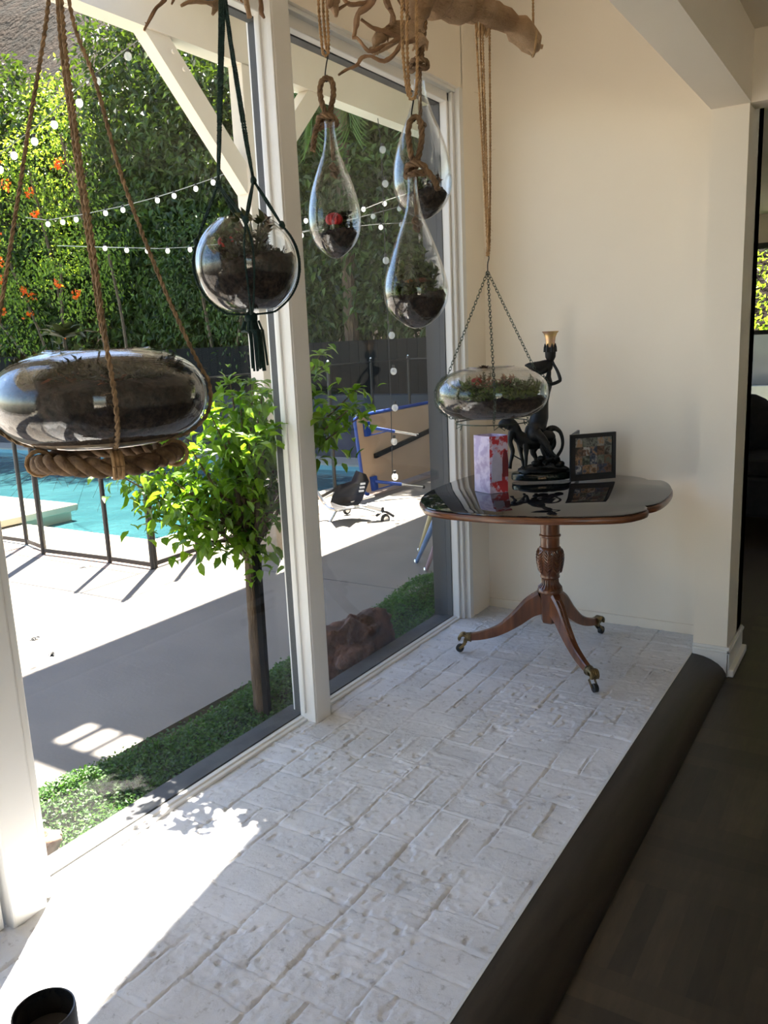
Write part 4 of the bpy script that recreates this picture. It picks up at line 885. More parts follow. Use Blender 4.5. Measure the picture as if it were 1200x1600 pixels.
# ---- bronze lamp: rider on a big cat holding a lily shade
SD = 3.79
def Q(px, py, dd=0): return P(px, py, SD+dd)
bz = thing('sculpture_lamp', (Q(845, 745)[0], Q(845, 745)[1], TZ), 'black bronze lamp of a rider on a big cat raising a gold lily shade', 'lamp')
ax_ = np.array([Q(890, 745)[0]-Q(800, 745)[0], Q(890, 745)[1]-Q(800, 745)[1], 0]); ax_ /= np.linalg.norm(ax_); ay_ = np.array([-ax_[1], ax_[0], 0])
bc = onz(846, 741, TZ+.02); bc[2] = 0; 
mb_ = MB(); V = []; prf = [(.985, .001), (1, .004), (1, .026), (.97, .031), (.93, .034)]
nb = 48
for k_, z in prf: V += [bc+ax_*math.cos(a)*.142*k_+ay_*math.sin(a)*.085*k_+np.array([0, 0, TZ+z]) for a in np.linspace(0, 2*math.pi, nb, endpoint=False)]
f = [(i*nb+j, i*nb+(j+1) % nb, (i+1)*nb+(j+1) % nb, (i+1)*nb+j) for i in range(len(prf)-1) for j in range(nb)]+[tuple(range(nb-1, -1, -1)), tuple(range((len(prf)-1)*nb, len(prf)*nb))]
mb_.add(V, f).build('marble_base', MMARB, bz, auto=30)
V = []; rr_ = np.random.default_rng(2); prf = [(.86, .034), (.84, .044), (.72, .052), (.45, .062), (.0, .066)]
for k_, z in prf: V += [bc+ax_*(math.cos(a)*.142*k_+(.01))+ay_*math.sin(a)*.085*k_+np.array([0, 0, TZ+z+rr_.uniform(0, .007)]) for a in np.linspace(0, 2*math.pi, nb, endpoint=False)]
MB().add(V, [(i*nb+j, i*nb+(j+1) % nb, (i+1)*nb+(j+1) % nb, (i+1)*nb+j) for i in range(len(prf)-1) for j in range(nb)]).build('rock_ground', MBRZ, bz)
def limb(mb, pts, sc=1.0, seg=10, flat=1.0):
    c = [Q(p_[0], p_[1], p_[3] if len(p_) > 3 else 0) for p_ in pts]; rad = [p_[2]*SD/F*sc for p_ in pts]; cs = spline(c, .006)
    L_ = np.concatenate([[0], np.cumsum(np.linalg.norm(np.diff(np.array(c), axis=0), axis=1))]); Ls = np.concatenate([[0], np.cumsum(np.linalg.norm(np.diff(cs, axis=0), axis=1))]); Ls = Ls/Ls[-1]*L_[-1]
    mb.tube(cs, np.interp(Ls, L_, rad), seg, flat=flat)
cat = MB()
limb(cat, [(781, 668, 3), (785, 663, 7), (795, 662, 10.5), (803, 668, 9), (809, 680, 9.5), (822, 689, 12.5), (838, 688, 14), (852, 684, 14), (863, 683, 9), (867, 684, 3)])       # head neck trunk
limb(cat, [(800, 675, 6, -.02), (797, 690, 4, -.02), (801, 705, 3.4, -.02), (798, 722, 2.4, -.02), (796, 732, 3.6, -.02)])
limb(cat, [(812, 690, 6, .02), (814, 708, 3, .02), (818, 728, 2.2, .02), (815, 731, 3, .02)])
limb(cat, [(822, 694, 6, -.02), (822, 712, 3, -.02), (821, 730, 2.4, -.02), (818, 732, 3, -.02)])
limb(cat, [(836, 695, 8, .03), (833, 706, 5, .03), (837, 716, 3, .03), (836, 728, 3, .03)])
limb(cat, [(850, 690, 9, -.02), (850, 704, 5, -.02), (854, 718, 3, -.02), (850, 726, 4, -.02)])
limb(cat, [(860, 680, 7, .02), (864, 694, 5, .02), (858, 708, 4, .02), (866, 722, 3, .02)])
tl = [(856, 682, 7), (858, 672, 6), (866, 669, 4.5), (875, 675, 3.2), (879, 688, 2.6), (878, 700, 2.4), (872, 711, 2.6), (866, 718, 2.2)]
limb(cat, tl)
limb(cat, [(798, 655, 2.2, .02), (803, 651, 1, .02)]); limb(cat, [(790, 655, 2, -.02), (792, 650, 1, -.02)])
cat.build('big_cat', MBRZ, bz)
sb = MB()
for (x_, y_, r_, d_) in ((838, 724, 7, 0), (848, 722, 8, .02), (858, 716, 9, -.01), (866, 718, 8, .02), (874, 725, 7, 0), (845, 716, 5, -.03)):
    MB().ball(Q(x_, y_, d_), r_*SD/F, 12, 9, (1.2, 1.2, .8), .10, random.Random(int(x_))).build('rock', MBRZ, bz)
limb(sb, [(803, 712, 1.0), (812, 717, 1.0), (818, 721, 1.0)]); sb.build('twig', MBRZ, bz)
wm = MB()
limb(wm, [(860, 712, 3, -.04), (854, 700, 4, -.05), (846, 686, 7, -.05), (836, 678, 13, -.03), (839, 666, 14.5), (843, 650, 14), (846, 635, 11), (850, 620, 7.5), (853, 606, 8.5), (855, 596, 9), (857, 588, 4), (858, 580, 3.2), (858, 574, 3)])
limb(wm, [(826, 690, 5, .03), (824, 672, 4, .03), (832, 662, 5, .02)])
limb(wm, [(838, 676, 8, -.05), (852, 690, 5, -.07), (862, 708, 3.4, -.07), (869, 714, 2.6, -.07), (866, 717, 2.5, -.07)])
wm.ball(Q(857, 572, 0), 8*SD/F, 14, 12, (.85, .85, 1.1)); bd_ = wm.build('rider', MBRZ, bz)
hr = MB(); limb(hr, [(860, 567, 5), (852, 569, 7), (842, 573, 9), (834, 573, 8), (826, 571, 4.5), (820, 571, 1)], seg=10); limb(hr, [(856, 572, 5), (850, 578, 6), (842, 582, 4), (836, 578, 2)]); hr.build('hair', MBRZ, bd_)
ar = MB(); limb(ar, [(853, 598, 3, -.03), (862, 600, 2.8, -.04), (873, 596, 2.8, -.04), (875, 592, 2.8, -.04), (871, 580, 2.4, -.03), (865, 569, 2.2, -.01), (862, 562, 2.2)])
limb(ar, [(854, 598, 3, .03), (858, 584, 2.2, .02), (861, 570, 2.0, 0), (861, 562, 2)]); ar.build('arms', MBRZ, bd_)
# hands with fingers closed round the stalk
hd = MB(); hc = Q(860, 566)
for k in range(5):
    a = k*.55-1.1; hd.tube(spline([hc+[0, 0, .002*k-.006], hc+np.array([math.cos(a)*.012, math.sin(a)*.012, .002*k-.004]), hc+np.array([math.cos(a+.8)*.010, math.sin(a+.8)*.010, .002*k-.003])], .003), .0022, 5)
hd.build('hand', MBRZ, bd_)
lc = Q(860, 560); cal = MB(); s1 = SD/F
cal.lathe([(.0, -.02), (3*s1, -.02), (5*s1, -4*s1), (8*s1, 2*s1), (8.6*s1, 12*s1), (8.2*s1, 17*s1)], lc, 24)
for k in range(7):
    a = k*2*math.pi/7; cal.tube([lc+np.array([math.cos(a)*8.2*s1, math.sin(a)*8.2*s1, z*s1]) for z in (10, 17, 23)], [2.6*s1, 2.2*s1, .5*s1], 6)
cal.build('calyx', MBRZ, bz)
MB().lathe([(4*s1, 6*s1), (6.5*s1, 14*s1), (7.2*s1, 24*s1), (8.2*s1, 32*s1), (10.4*s1, 38*s1), (13.2*s1, 41*s1), (12.6*s1, 41.6*s1), (9.6*s1, 38.4*s1), (7.5*s1, 32*s1), (6.5*s1, 24*s1), (5.8*s1, 14*s1)], lc, 36, .03, 8).build('lily_shade', MGOLD, bz)
pq = MB(); pa = bc-ay_*.0865+np.array([0, 0, TZ+.0155])-ax_*.012
pq.hexa([pa-ax_*.02-[0, 0, .006], pa+ax_*.02-[0, 0, .006], pa+ax_*.02-[0, 0, .006]+ay_*.004, pa-ax_*.02-[0, 0, .006]+ay_*.004, pa-ax_*.02+[0, 0, .007], pa+ax_*.02+[0, 0, .007], pa+ax_*.02+[0, 0, .007]+ay_*.004, pa-ax_*.02+[0, 0, .007]+ay_*.004])
pqo = pq.build('plaque', mat('dark bronze plaque', (.05, .035, .02), None, .4, .7), bz, smooth=False)
sq = MB(); ccs = [[(-.011, .003), (-.016, .004), (-.017, -.002), (-.012, -.003), (-.011, 0), (-.014, 0)], [(-.008, -.003), (-.006, .003), (-.004, -.003), (-.002, .001), (0, -.003), (.002, .003), (.004, -.003)], [(.007, -.003), (.007, .003)], [(.014, .004), (.010, .003), (.014, -.001), (.010, -.003)]]
for c_ in ccs: sq.tube(spline([pa+ax_*x+np.array([0, 0, z])-ay_*.001 for x, z in c_], .0008), .0008, 4)
sq.build('lettering', MGOLD, pqo)
# ---- plug hanging under the table edge
pg = MB(); pp = P(775, 815, 3.35); pp = np.array([pp[0], pp[1], .712]); pg.tube(spline([pp+[.05, .3, -.002], pp+[.02, .1, -.006], pp+[.0, .0, -.008], pp+[-.004, -.004, -.018]], .01), .0028, 6); pg.bar(pp+[-.004, -.004, -.016], pp+[-.012, -.008, -.032], .012, .010)
for s_ in (-.003, .003): pg.bar(pp+[-.012+s_, -.008-s_, -.030], pp+[-.018+s_, -.011-s_, -.042], .0015, .004)
po = pg.build('power_plug', MRUB, None, origin=pp); tag(po, 'small black plug on a lead under the table edge', 'plug')
# ---- dark pot in the near corner
pc_ = P(68, 1578, 1.62); pt = thing('pot', (pc_[0], pc_[1], 0), 'glossy charcoal pot at the bottom left corner of the brick floor', 'pot')
zt_ = pc_[2]
MB().lathe([(.0, .001), (.050, .001), (.056, .02), (.060, zt_*.6), (.0605, zt_-.004), (.059, zt_), (.056, zt_), (.0545, zt_-.006), (.053, zt_*.5), (.045, .02), (.0, .018)], (pc_[0], pc_[1], 0), 48).build('body', MPOT, pt)
MB().lathe([(.0, zt_*.62), (.0525, zt_*.62)], (pc_[0], pc_[1], 0), 32).build('wax', mat('dark candle wax', (.05, .045, .04), None, .3), pt)
MB().tube([(pc_[0], pc_[1], zt_*.6), (pc_[0]+.003, pc_[1], zt_*.62+.012)], .0015, 6).build('wick', MIRON, pt)
# ---- sofa in the far room
sf = thing('sofa', (-.5, 6.9, ZF), 'dark sofa in the far room, seen past the white pier', 'sofa')
bevel(MB().box((-1.5, 6.5, ZF+.1), (.8, 7.4, .32)).build('base', MSOFA, sf, smooth=False), .03); bevel(MB().box((-1.5, 7.2, .3), (.8, 7.45, .72)).build('backrest', MSOFA, sf, smooth=False), .06)
for x_ in (-1.5, .6): bevel(MB().box((x_, 6.5, .3), (x_+.2, 7.4, .52)).build('armrest', MSOFA, sf, smooth=False), .05)
for x_ in (-1.28, -.6, .08): bevel(MB().box((x_, 6.52, .32), (x_+.66, 7.2, .44)).build('seat_cushion', MSOFA, sf, smooth=False), .04)
for x_ in (-1.4, .7):
    for y_ in (6.6, 7.3): MB().box((x_, y_, ZF), (x_+.05, y_+.05, ZF+.1)).build('leg', MIRON, sf, smooth=False)
for x_, a_, lb in ((-1.05, .3, 'dark cushion leaning on the left of the far sofa'), (-.5, -.2, 'dark cushion leaning in the middle of the far sofa')):
    b_ = MB().ball((0, 0, 0), .24, 16, 10, (1, .35, 1)).build('cushion', MSOFA, None); b_.location = (x_, 7.05, .66); b_.rotation_euler = (.25, 0, a_); tag(b_, lb, 'cushion')
# ================================================================== HANGING TERRARIUMS
def selps(R, h, rt, rb, e=2.4, n=30, th=.0028):
    """outer wall up, rim, inner wall down; rt/rb: opening and flat foot radius as share of R"""
    def zz(k): return h*(1-k**e)**(1/e)
    rs = [(rb*R*.0, -zz(rb)), (rb*R*.9, -zz(rb))]
    ang0, ang1 = -math.acos(min(1, rb**(e/2))), math.acos(rt**(e/2))
    for k in range(n+1):
        a = ang0+(ang1-ang0)*k/n; c_, s_ = math.cos(a), math.sin(a)
        rs.append((R*abs(c_)**(2/e), h*math.copysign(abs(s_)**(2/e), s_)))
    inner = [(max(0, r_-th), z-(th if z > 0 else -th)) for r_, z in rs[::-1]]
    inner[0] = (rs[-1][0]-th, rs[-1][1]); inner[-1] = (0, rs[0][1]+th)
    rim = [(rs[-1][0]-.001, rs[-1][1]+.0022)]
    return rs, rim, inner
def inner_r(rs, z): 
    o_ = sorted([(b, a) for a, b in rs]); return float(np.interp(z, [q[0] for q in o_], [q[1] for q in o_]))
def soil(C, rs, z0, z1, nm, m, parent, th=.004, bump=.006, seed=1, tilt=(0, 0)):
    g_ = np.random.default_rng(seed); prof = [(0.0, z0+th)]+[(max(.001, inner_r(rs, z)-th), z) for z in np.linspace(z0+th, z1, 10)]
    b = MB(); seg = 40; n_ = len(prof); top = [(inner_r(rs, z1)-th)*k for k in (.92, .75, .55, .3, 0)]
    V = []
    for k in range(seg):
        a = 2*math.pi*k/seg
        for r_, z in prof: V.append(C+[r_*math.cos(a), r_*math.sin(a), z+(tilt[0]*math.cos(a)+tilt[1]*math.sin(a))*r_*(z-z0)/(z1-z0)])
        for i, r_ in enumerate(top): V.append(C+[r_*math.cos(a), r_*math.sin(a), z1+.3*bump*(i+1)+g_.uniform(0, bump)*(1 if r_ > 0 else 0)+(tilt[0]*math.cos(a)+tilt[1]*math.sin(a))*r_])
    n2 = n_+len(top); f = [(k*n2+i, ((k+1) % seg)*n2+i, ((k+1) % seg)*n2+i+1, k*n2+i+1) for k in range(seg) for i in range(n2-1)]
    return b.add(V, f).build(nm, m, parent)
def rosette(c, r_, m, label, group, seed=0, tilt=(0, 0, 1), n=22, w=.38):
    c = np.array(c, float); g_ = np.random.default_rng(seed); C_, D_, U_, L_ = [], [], [], []
    for k in range(n):
        a = k*2.4; el = .25+1.1*(1-k/n)**1 if False else .15+1.2*(k/n); C_.append(c); D_.append([math.cos(a)*math.cos(el)+tilt[0]*.3, math.sin(a)*math.cos(el)+tilt[1]*.3, math.sin(el)]); U_.append([-math.cos(a)*math.sin(el), -math.sin(a)*math.sin(el), math.cos(el)+.2]); L_.append(r_*(1-.55*k/n)*g_.uniform(.9, 1.1))
    L_ = np.array(L_); V, f = leafverts(np.array(C_), np.array(D_), np.array(U_), L_, L_*w, .12); V2, f2 = leafverts(np.array(C_)-[0, 0, .0018], np.array(D_), np.array(U_), L_, L_*w, .02)
    o_ = MB().add(V, f).add(V2, f2).build('succulent', m, None, smooth=True, origin=c); return tag(o_, label, 'succulent', group)
def sprig(c, h, m, label, group, seed=0, ns=5, L=.016, spread=.5, w=.62, st=None):
    c = np.array(c, float); g_ = np.random.default_rng(seed); b = MB(); C_, D_, U_ = [], [], []
    t = thing('succulent', c, label, 'succulent', group)
    for s_ in range(ns):
        a = g_.uniform(0, 6.28); e = c+np.array([math.cos(a)*spread*h*g_.uniform(.3, 1), math.sin(a)*spread*h*g_.uniform(.3, 1), h*g_.uniform(.6, 1)]); pth = spline([c, (c+e)/2+[0, 0, h*.08], e], st or L*.62)
        b.tube(pth, .0016, 5)
        for i in range(1, len(pth)):
            for q in range(2): an = i*1.57+q*3.14; C_.append(pth[i]); D_.append([math.cos(an), math.sin(an), .6]); U_.append([-math.cos(an)*.5, -math.sin(an)*.5, 1])
        C_.append(e); D_.append([0, 0, 1]); U_.append([1, 0, 0])
    n_ = len(C_); l = L*g_.uniform(.7, 1.2, n_); V, f = leafverts(np.array(C_), np.array(D_), np.array(U_), l, l*w, .15)
    b.build('stem', MJADE, t); MB().add(V, f).build('leaves', m, t); return t
def moss(C, r_, z, parent, seed, n=900, sz=.007, m=None, zs=.008):
    g_ = np.random.default_rng(seed); a = g_.uniform(0, 6.28, n); q = r_*np.sqrt(g_.uniform(0, 1, n)); B = np.stack([C[0]+q*np.cos(a), C[1]+q*np.sin(a), C[2]+z+zs*(np.sin(a*5)+np.sin(q*160))*.5+g_.uniform(0, zs, n)], 1)
    D = g_.normal(size=(n, 3)); D[:, 2] = abs(D[:, 2]); l = g_.uniform(.6, 1.4, n)*sz; V, f = leafverts(B, D, g_.normal(size=(n, 3)), l, l*.5, .1, 'dia')
    o_ = MB().add(V, f).build('moss', m or MMOSS, parent, smooth=False); o_['kind'] = 'stuff'; return o_
def cactus(c, r_, label, group):
    t = thing('cactus', c, label, 'cactus', group); c = np.array(c, float)
    MB().lathe([(0, -.012), (r_*.55, -.012), (r_*.6, r_*.2), (r_*.5, r_*.5)], c, 18, .1, 6).build('stem', MJADE, t)
    b = MB(); prof = [(r_*math.sin(a)*1.0, r_*.9-r_*.8*math.cos(a)) for a in np.linspace(.05, 3.1, 12)]; b.lathe(prof, c+[0, 0, r_*.1], 48, .10, 10)
    for k in range(6): a = k*1.05; b.ball(c+[math.cos(a)*r_*.7, math.sin(a)*r_*.7, r_*1.3], r_*.28, 8, 6)
    b.build('red_head', MRED, t); return t
# ---------- A: big bowl on jute ropes
CA = P(160, 622, 1.41); RA = .176; rs, rim, inn = selps(RA, .0885, .50, .60)
azA = math.atan2(CAM[1]-CA[1], CAM[0]-CA[0])
tA = thing('glass_terrarium', CA+[0, 0, -.08], 'large flattened glass bowl of soil and succulents hung in jute ropes at the left', 'terrarium')
MB().lathe(rs+rim+inn, CA, 72).build('glass_bowl', MBOWL, tA, auto=60)
soil(CA, rs, -.080, .018, 'soil', MSOIL, tA, seed=3, bump=.012); soil(CA, rs, -.0815, -.066, 'gravel', MSAND, tA, th=.0035, seed=4, bump=.001)
moss(CA, .14, .030, tA, 5, 3200, .014, MDK, .018)
gA = 'succulents in the big roped bowl'
rosette(CA+[-.055, -.02, .105], .055, MSUC, 'grey green rosette standing above the rim at the left of the big roped bowl', gA, 1); MB()
sprig(CA+[-.055, -.02, .02], .085, MSUC, 'short leafy stems under the left rosette in the big roped bowl', gA, 2)
rosette(CA+[.045, .02, .062], .048, MSUCD, 'dark spiky rosette at the right rim of the big roped bowl', gA, 3, n=30, w=.2)
rosette(CA+[.03, -.085, .030], .055, MPINK, 'reddish spiky rosette in the middle of the big roped bowl', gA, 4, n=32, w=.17)
rosette(CA+[.10, -.05, .022], .050, MPINK, 'brownish spiky rosette at the right of the big roped bowl', gA, 5, n=30, w=.17)
sprig(CA+[-.075, -.07, .02], .045, MSUCD, 'dark bushy succulent at the left inside the big roped bowl', gA, 6, ns=12, L=.018, spread=1.1)
sprig(CA+[-.01, -.10, .02], .04, MJADE, 'small green leafed succulent at the front of the big roped bowl', gA, 7, ns=9, L=.014, spread=1.0)
hA = thing('rope_hanger', P(90, -260, 1.41), 'brown jute rope sling with a thick twisted rope ring under the large glass bowl', 'rope')
rh = random.Random(5)
dA = 1.41
def bowlpt(az, el, C, R, h, k=1.03, e=2.4):
    c_, s_ = math.cos(el), math.sin(el); r_ = R*abs(c_)**(2/e)*k; z = h*math.copysign(abs(s_)**(2/e), s_)*k
    return C+np.array([math.cos(az)*r_, math.sin(az)*r_, z])
fv = -AX[:, 2]*1.0; azf = math.atan2(fv[1], fv[0])            # azimuth that faces the lens from the bowl
apex = P(92, -260, dA)
def hang(az, mids, nm='rope', R=.0042, el1=-1.02, n_el=7, el0=.42):
    pts = [apex]+mids+[bowlpt(az, e_, CA, RA, .0885, 1.035) for e_ in np.linspace(el0, el1, n_el)]
    last = CA+np.array([math.cos(az)*.112, math.sin(az)*.112, -.108]); pts.append(last)
    return MB().rope(pts, R, strands=2, seg=5, hairs=70, rng=rh, pitch=.028, step=.006).build(nm, MJUTEB, hA)
hang(azA+.10, [P(96, 0, 1.36), P(118, 200, 1.30), P(146, 390, 1.26), P(163, 520, 1.245)], R=.0046)
hang(azA-1.60, [P(76, 0, 1.40), P(45, 200, 1.41), P(14, 400, 1.41), P(-8, 540, 1.41)])
hang(azA+1.50, [P(108, 0, 1.42), P(150, 130, 1.42), P(190, 275, 1.42), P(248, 430, 1.41), P(292, 530, 1.41)])
hang(azA+math.pi-.2, [P(90, 0, 1.42), P(112, 200, 1.48), P(140, 390, 1.54), P(160, 520, 1.57)])
ring = [CA+np.array([math.cos(a)*.112, math.sin(a)*.112, -.103+.004*math.sin(a*3)]) for a in np.linspace(0, 2*math.pi, 40)]
MB().rope(ring, .0165, pitch=.085, seg=10, strands=3, step=.008, hairs=60, rng=rh).build('rope_ring', MJUTE2, hA)
wr = MB()
for az in (azA+.10, azA-1.60, azA+1.50):
    wr = MB()
    for q in (-.05, 0, .05):
        c_ = CA+np.array([math.cos(az+q)*.112, math.sin(az+q)*.112, -.103]); rd = np.array([math.cos(az+q), math.sin(az+q), 0])
        wr.tube([c_+rd*math.cos(b_)*.021+np.array([0, 0, math.sin(b_)*.021]) for b_ in np.linspace(0, 2*math.pi, 13)], .0036, 6, cap=False)
    wr.build('lashing', MJUTE, hA)
# ---------- B: globe in green macrame
CB = P(386, 414, 1.6); RB = .0995; rs, rim, inn = selps(RB, .0965, .52, .44, 2.05)
tB = thing('glass_terrarium', CB+[0, 0, -.09], 'round glass globe terrarium hung in dark green macrame cord', 'terrarium')
MB().lathe(rs+rim+inn, CB, 64).build('glass_bowl', MBOWL, tB, auto=60)
soil(CB, rs, -.086, -.002, 'soil', MSOIL, tB, seed=8, bump=.01, tilt=(.1, .1)); moss(CB, .075, .008, tB, 9, 1300, .010, MDK, .014)
gB = 'succulents in the corded globe'
cactus(CB+[-.022, -.03, .028], .015, 'small red topped cactus inside the green corded globe', gB)
sprig(CB+[.038, -.02, .005], .078, MJADE, 'upright jade plant at the right inside the green corded globe', gB, 11, ns=7, L=.024, spread=.5, st=.017)
sprig(CB+[.012, .02, -.005], .10, MSUCD, 'dark red leafed plant reaching the mouth of the green corded globe', gB, 12, ns=5, L=.022, spread=.45, w=.45, st=.018)
rosette(CB+[-.035, -.040, .012], .042, MSUCD, 'dark purple rosette at the left inside the green corded globe', gB, 13, n=26, w=.22)
sprig(CB+[-.01, .040, .005], .06, MSUC, 'grey green sprigs at the back of the green corded globe', gB, 14, ns=9, L=.018)
sprig(CB+[.02, -.055, .005], .045, MDK, 'low dark bushy growth at the front of the green corded globe', gB, 15, ns=12, L=.014, spread=.7)
hB = thing('macrame_hanger', P(345, -120, 1.6), 'dark green macrame cord hanger with a tassel around the round globe', 'plant hanger')
top = P(347, -130, 1.6); az0 = math.atan2(CAM[1]-CB[1], CAM[0]-CB[0]); kn = {}
for nm_, a_ in (('f', az0+.05), ('r', az0+1.62), ('b', az0+math.pi), ('l', az0-1.62)): kn[nm_] = bowlpt(a_, .80 if nm_ != 'l' else .45, CB, RB, .0965, 1.04, 2.05)
gl, gr_ = P(341, 288, 1.60), P(396, 282, 1.60); gb = P(350, 200, 1.64)
def cord(pts, R=.0033, nm='cord'): return MB().rope(pts, R, strands=3, seg=5, pitch=.012, step=.004).build(nm, MGREEN, hB)
for o_ in (-.004, 0, .004):
    cord([top+[o_, o_, 0], P(347, 0, 1.6)+[o_, o_*.5, 0], P(343, 190, 1.6)+[o_*.8, 0, 0], gl]); 
for o_ in (-.003, .003):
    cord([top+[o_+.003, -o_, 0], P(352, 0, 1.6)+[o_, -o_*.5, 0], P(380, 190, 1.6)+[o_, 0, 0], gr_])
for a_, b_ in ((gl, 'l'), (gl, 'f'), (gr_, 'f'), (gr_, 'r'), (gl, 'b'), (gr_, 'b')):
    for s_ in (-.002, .002): cord([a_, (a_+kn[b_])/2+[s_, 0, 0], kn[b_]], (.0027))
bot = CB+[0, 0, -.094]
for nm_, a_ in (('f', az0+.05), ('r', az0+1.62), ('b', az0+math.pi), ('l', az0-1.62)):
    for sg in (-1, 1):
        pts = [kn[nm_]]+[bowlpt(a_+sg*.10*math.sin(min(1, (i+1)/4)*1.57)*max(.35, 1-i/14), e_, CB, RB, .0965, 1.03, 2.05) for i, e_ in enumerate(np.linspace(.55 if nm_ != 'l' else .3, -1.15, 10))]+[bot]
        cord(pts, .0024)
for c_ in (gl, gr_, kn['f'], kn['r'], kn['b'], kn['l']): MB().ball(c_, .0062, 10, 8, (1, 1, 1.3), .08, rh).build('knot', MGREEN, hB)
MB().ball(bot+[0, 0, -.006], .014, 12, 8, (1, 1, .9), .06, rh).build('knot', MGREEN, hB)
ts = MB()
for k in range(16):
    a = k*.39; r_ = .014*(.4+.6*(k % 3)/2); b0 = bot+[r_*math.cos(a), r_*math.sin(a), -.012]
    ts.tube(spline([b0, b0+[r_*.5*math.cos(a), r_*.5*math.sin(a), -.02], P(400, 520, 1.6)+[r_*math.cos(a), r_*math.sin(a), 0], P(406, 575+5*math.sin(k*2), 1.6)+[r_*1.1*math.cos(a), r_*1.1*math.sin(a), 0]], .01), .0024, 5)
ts.build('tassel', MGREEN, hB)
# ---------- C: teardrops
def tear(px, pyt, d, prof, label, hole=None):
    """prof: (photo row, half width in pixels); px: axis column at rows"""
    s_ = d/F; C = P(px, prof[-1][0], d); C0 = C.copy(); up = 1.0
    q = [(max(.0, hw*s_), (prof[-1][0]-y)*s_*1.02) for y, hw in prof[::-1]]
    sp = spline([(a, 0, b) for a, b in q], .004); out_ = [(max(0, v[0]), v[2]) for v in sp]; th = .0022
    inn_ = [(max(0, r_-th), z+(th if z < .02 else 0)) for r_, z in out_[::-1]]
    t = thing('glass_terrarium', C0, label, 'terrarium', None); m_ = MB(); pf_ = out_+[(out_[-1][0]-th/2, out_[-1][1]+.001)]+inn_; m_.lathe(pf_, C0, 56)
    if hole is not None:
        hc, hr_ = C0+np.array(hole[0]), hole[1]; V = np.concatenate(m_.v); m_.f = [f_ for f_ in m_.f if np.linalg.norm(V[list(f_)].mean(0)-hc) > hr_]
        ax = hc-C0-np.array([0, 0, hc[2]-C0[2]]); ax /= np.linalg.norm(ax); sd_ = np.cross(ax, [0, 0, 1.]); rr_ = []
        for a in np.linspace(0, 2*math.pi, 33):
            z = hc[2]-C0[2]+hr_*math.sin(a); rad = inner_r(out_, z); off = hr_*math.cos(a); base = np.array([C0[0], C0[1], C0[2]+z])+sd_*off; rr_.append(base+ax*math.sqrt(max(1e-6, rad*rad-off*off)))
        m_.tube(rr_, .0025, 6, cap=False)
    m_.build('glass_drop', MBOWL, t, auto=60); return t, C0, out_, s_
def ropeloop(name, pts_loop, knot, tail, stem, inner_knot, d, label, R=.0072, hook=None, cordpts=None):
    t = thing(name, P(*knot, d), label, 'rope')
    L = [P(x, y, d+dd) for x, y, dd in pts_loop]; MB().rope(L, R, pitch=.042, seg=7, step=.005).build('loop', MJUTE2, t)
    kc = P(*knot, d); kx = MB(); 
    kx.rope([kc+np.array(v)*R for v in ((-3.2, 0, -1.3), (-2.2, -1.7, 1.2), (.6, -2.0, 1.7), (3.0, -.2, .9), (2.4, 1.8, -.7), (-.6, 1.8, -.5), (-3.0, .5, 1.3), (-2.9, -1.2, -1.7), (0, -2.0, -1.3), (2.7, -.8, -1.2))], R*1.0, pitch=.042, seg=7, step=.004); kx.build('knot', MJUTE2, t)
    if tail: MB().rope([P(x, y, d-.01) for x, y in tail], R, pitch=.04, seg=7, step=.005, hairs=30, rng=rh).build('tail', MJUTE2, t)
    MB().rope([P(x, y, d) for x, y in stem], R*.8, pitch=.04, seg=7, step=.005).build('stem', MJUTE2, t)
    ik = P(*inner_knot, d); MB().rope([ik+np.array(v)*R*.8 for v in ((0, 0, 2.4), (-1.2, -1, 1), (1.1, -.9, .2), (1.0, 1, -.4), (-1.1, .9, -.8), (-.4, -1.1, -1.6), (.9, 0, -2.8))], R*.9, pitch=.042, seg=7, step=.004).build('stopper_knot', MJUTE2, t)
    if hook: MB().tube(spline([P(x, y, d) for x, y in hook], .004), .0016, 6).build('wire_hook', MIRON, t)
    if cordpts:
        for c_ in cordpts: MB().rope([P(x, y, d+dd) for x, y, dd in c_], .0042, pitch=.02, strands=2, seg=6, step=.005).build('cord', MJUTE, t)
    return t
# left teardrop with red cactus
p1 = [(209, 8), (214, 7.6), (232, 9), (252, 13), (272, 21), (292, 29), (312, 35.5), (332, 39.5), (350, 40.5), (368, 38), (384, 30), (396, 18), (403, 7), (405, 0)]
d1 = 2.0; t1, C1, o1, s1_ = tear(526, 0, d1, p1, 'left glass teardrop terrarium holding a red topped cactus', ((.052, -.030, .075), .030))
soil(C1, o1, 0, .052, 'soil', MSOIL, t1, seed=21, bump=.008, tilt=(.15, 0)); moss(C1, .040, .054, t1, 22, 500, .008)
cactus(C1+[.012, -.02, .070], .019, 'red topped cactus in the left glass teardrop', None)
sprig(C1+[-.018, -.008, .055], .068, MSUC, 'green sprigs left of the cactus in the left glass teardrop', None, 23, ns=9, L=.017, spread=.4)
sprig(C1+[.006, .018, .055], .05, MDK, 'dark leafy clump behind the cactus in the left glass teardrop', None, 26, ns=12, L=.016, spread=.5)
rosette(C1+[.0, -.035, .050], .028, MJADE, 'small dark rosette below the cactus in the left glass teardrop', None, 24, n=24, w=.25)
sprig(C1+[.035, .005, .045], .03, MJADE, 'low dark sprigs by the side opening of the left glass teardrop', None, 25, ns=5, L=.012)
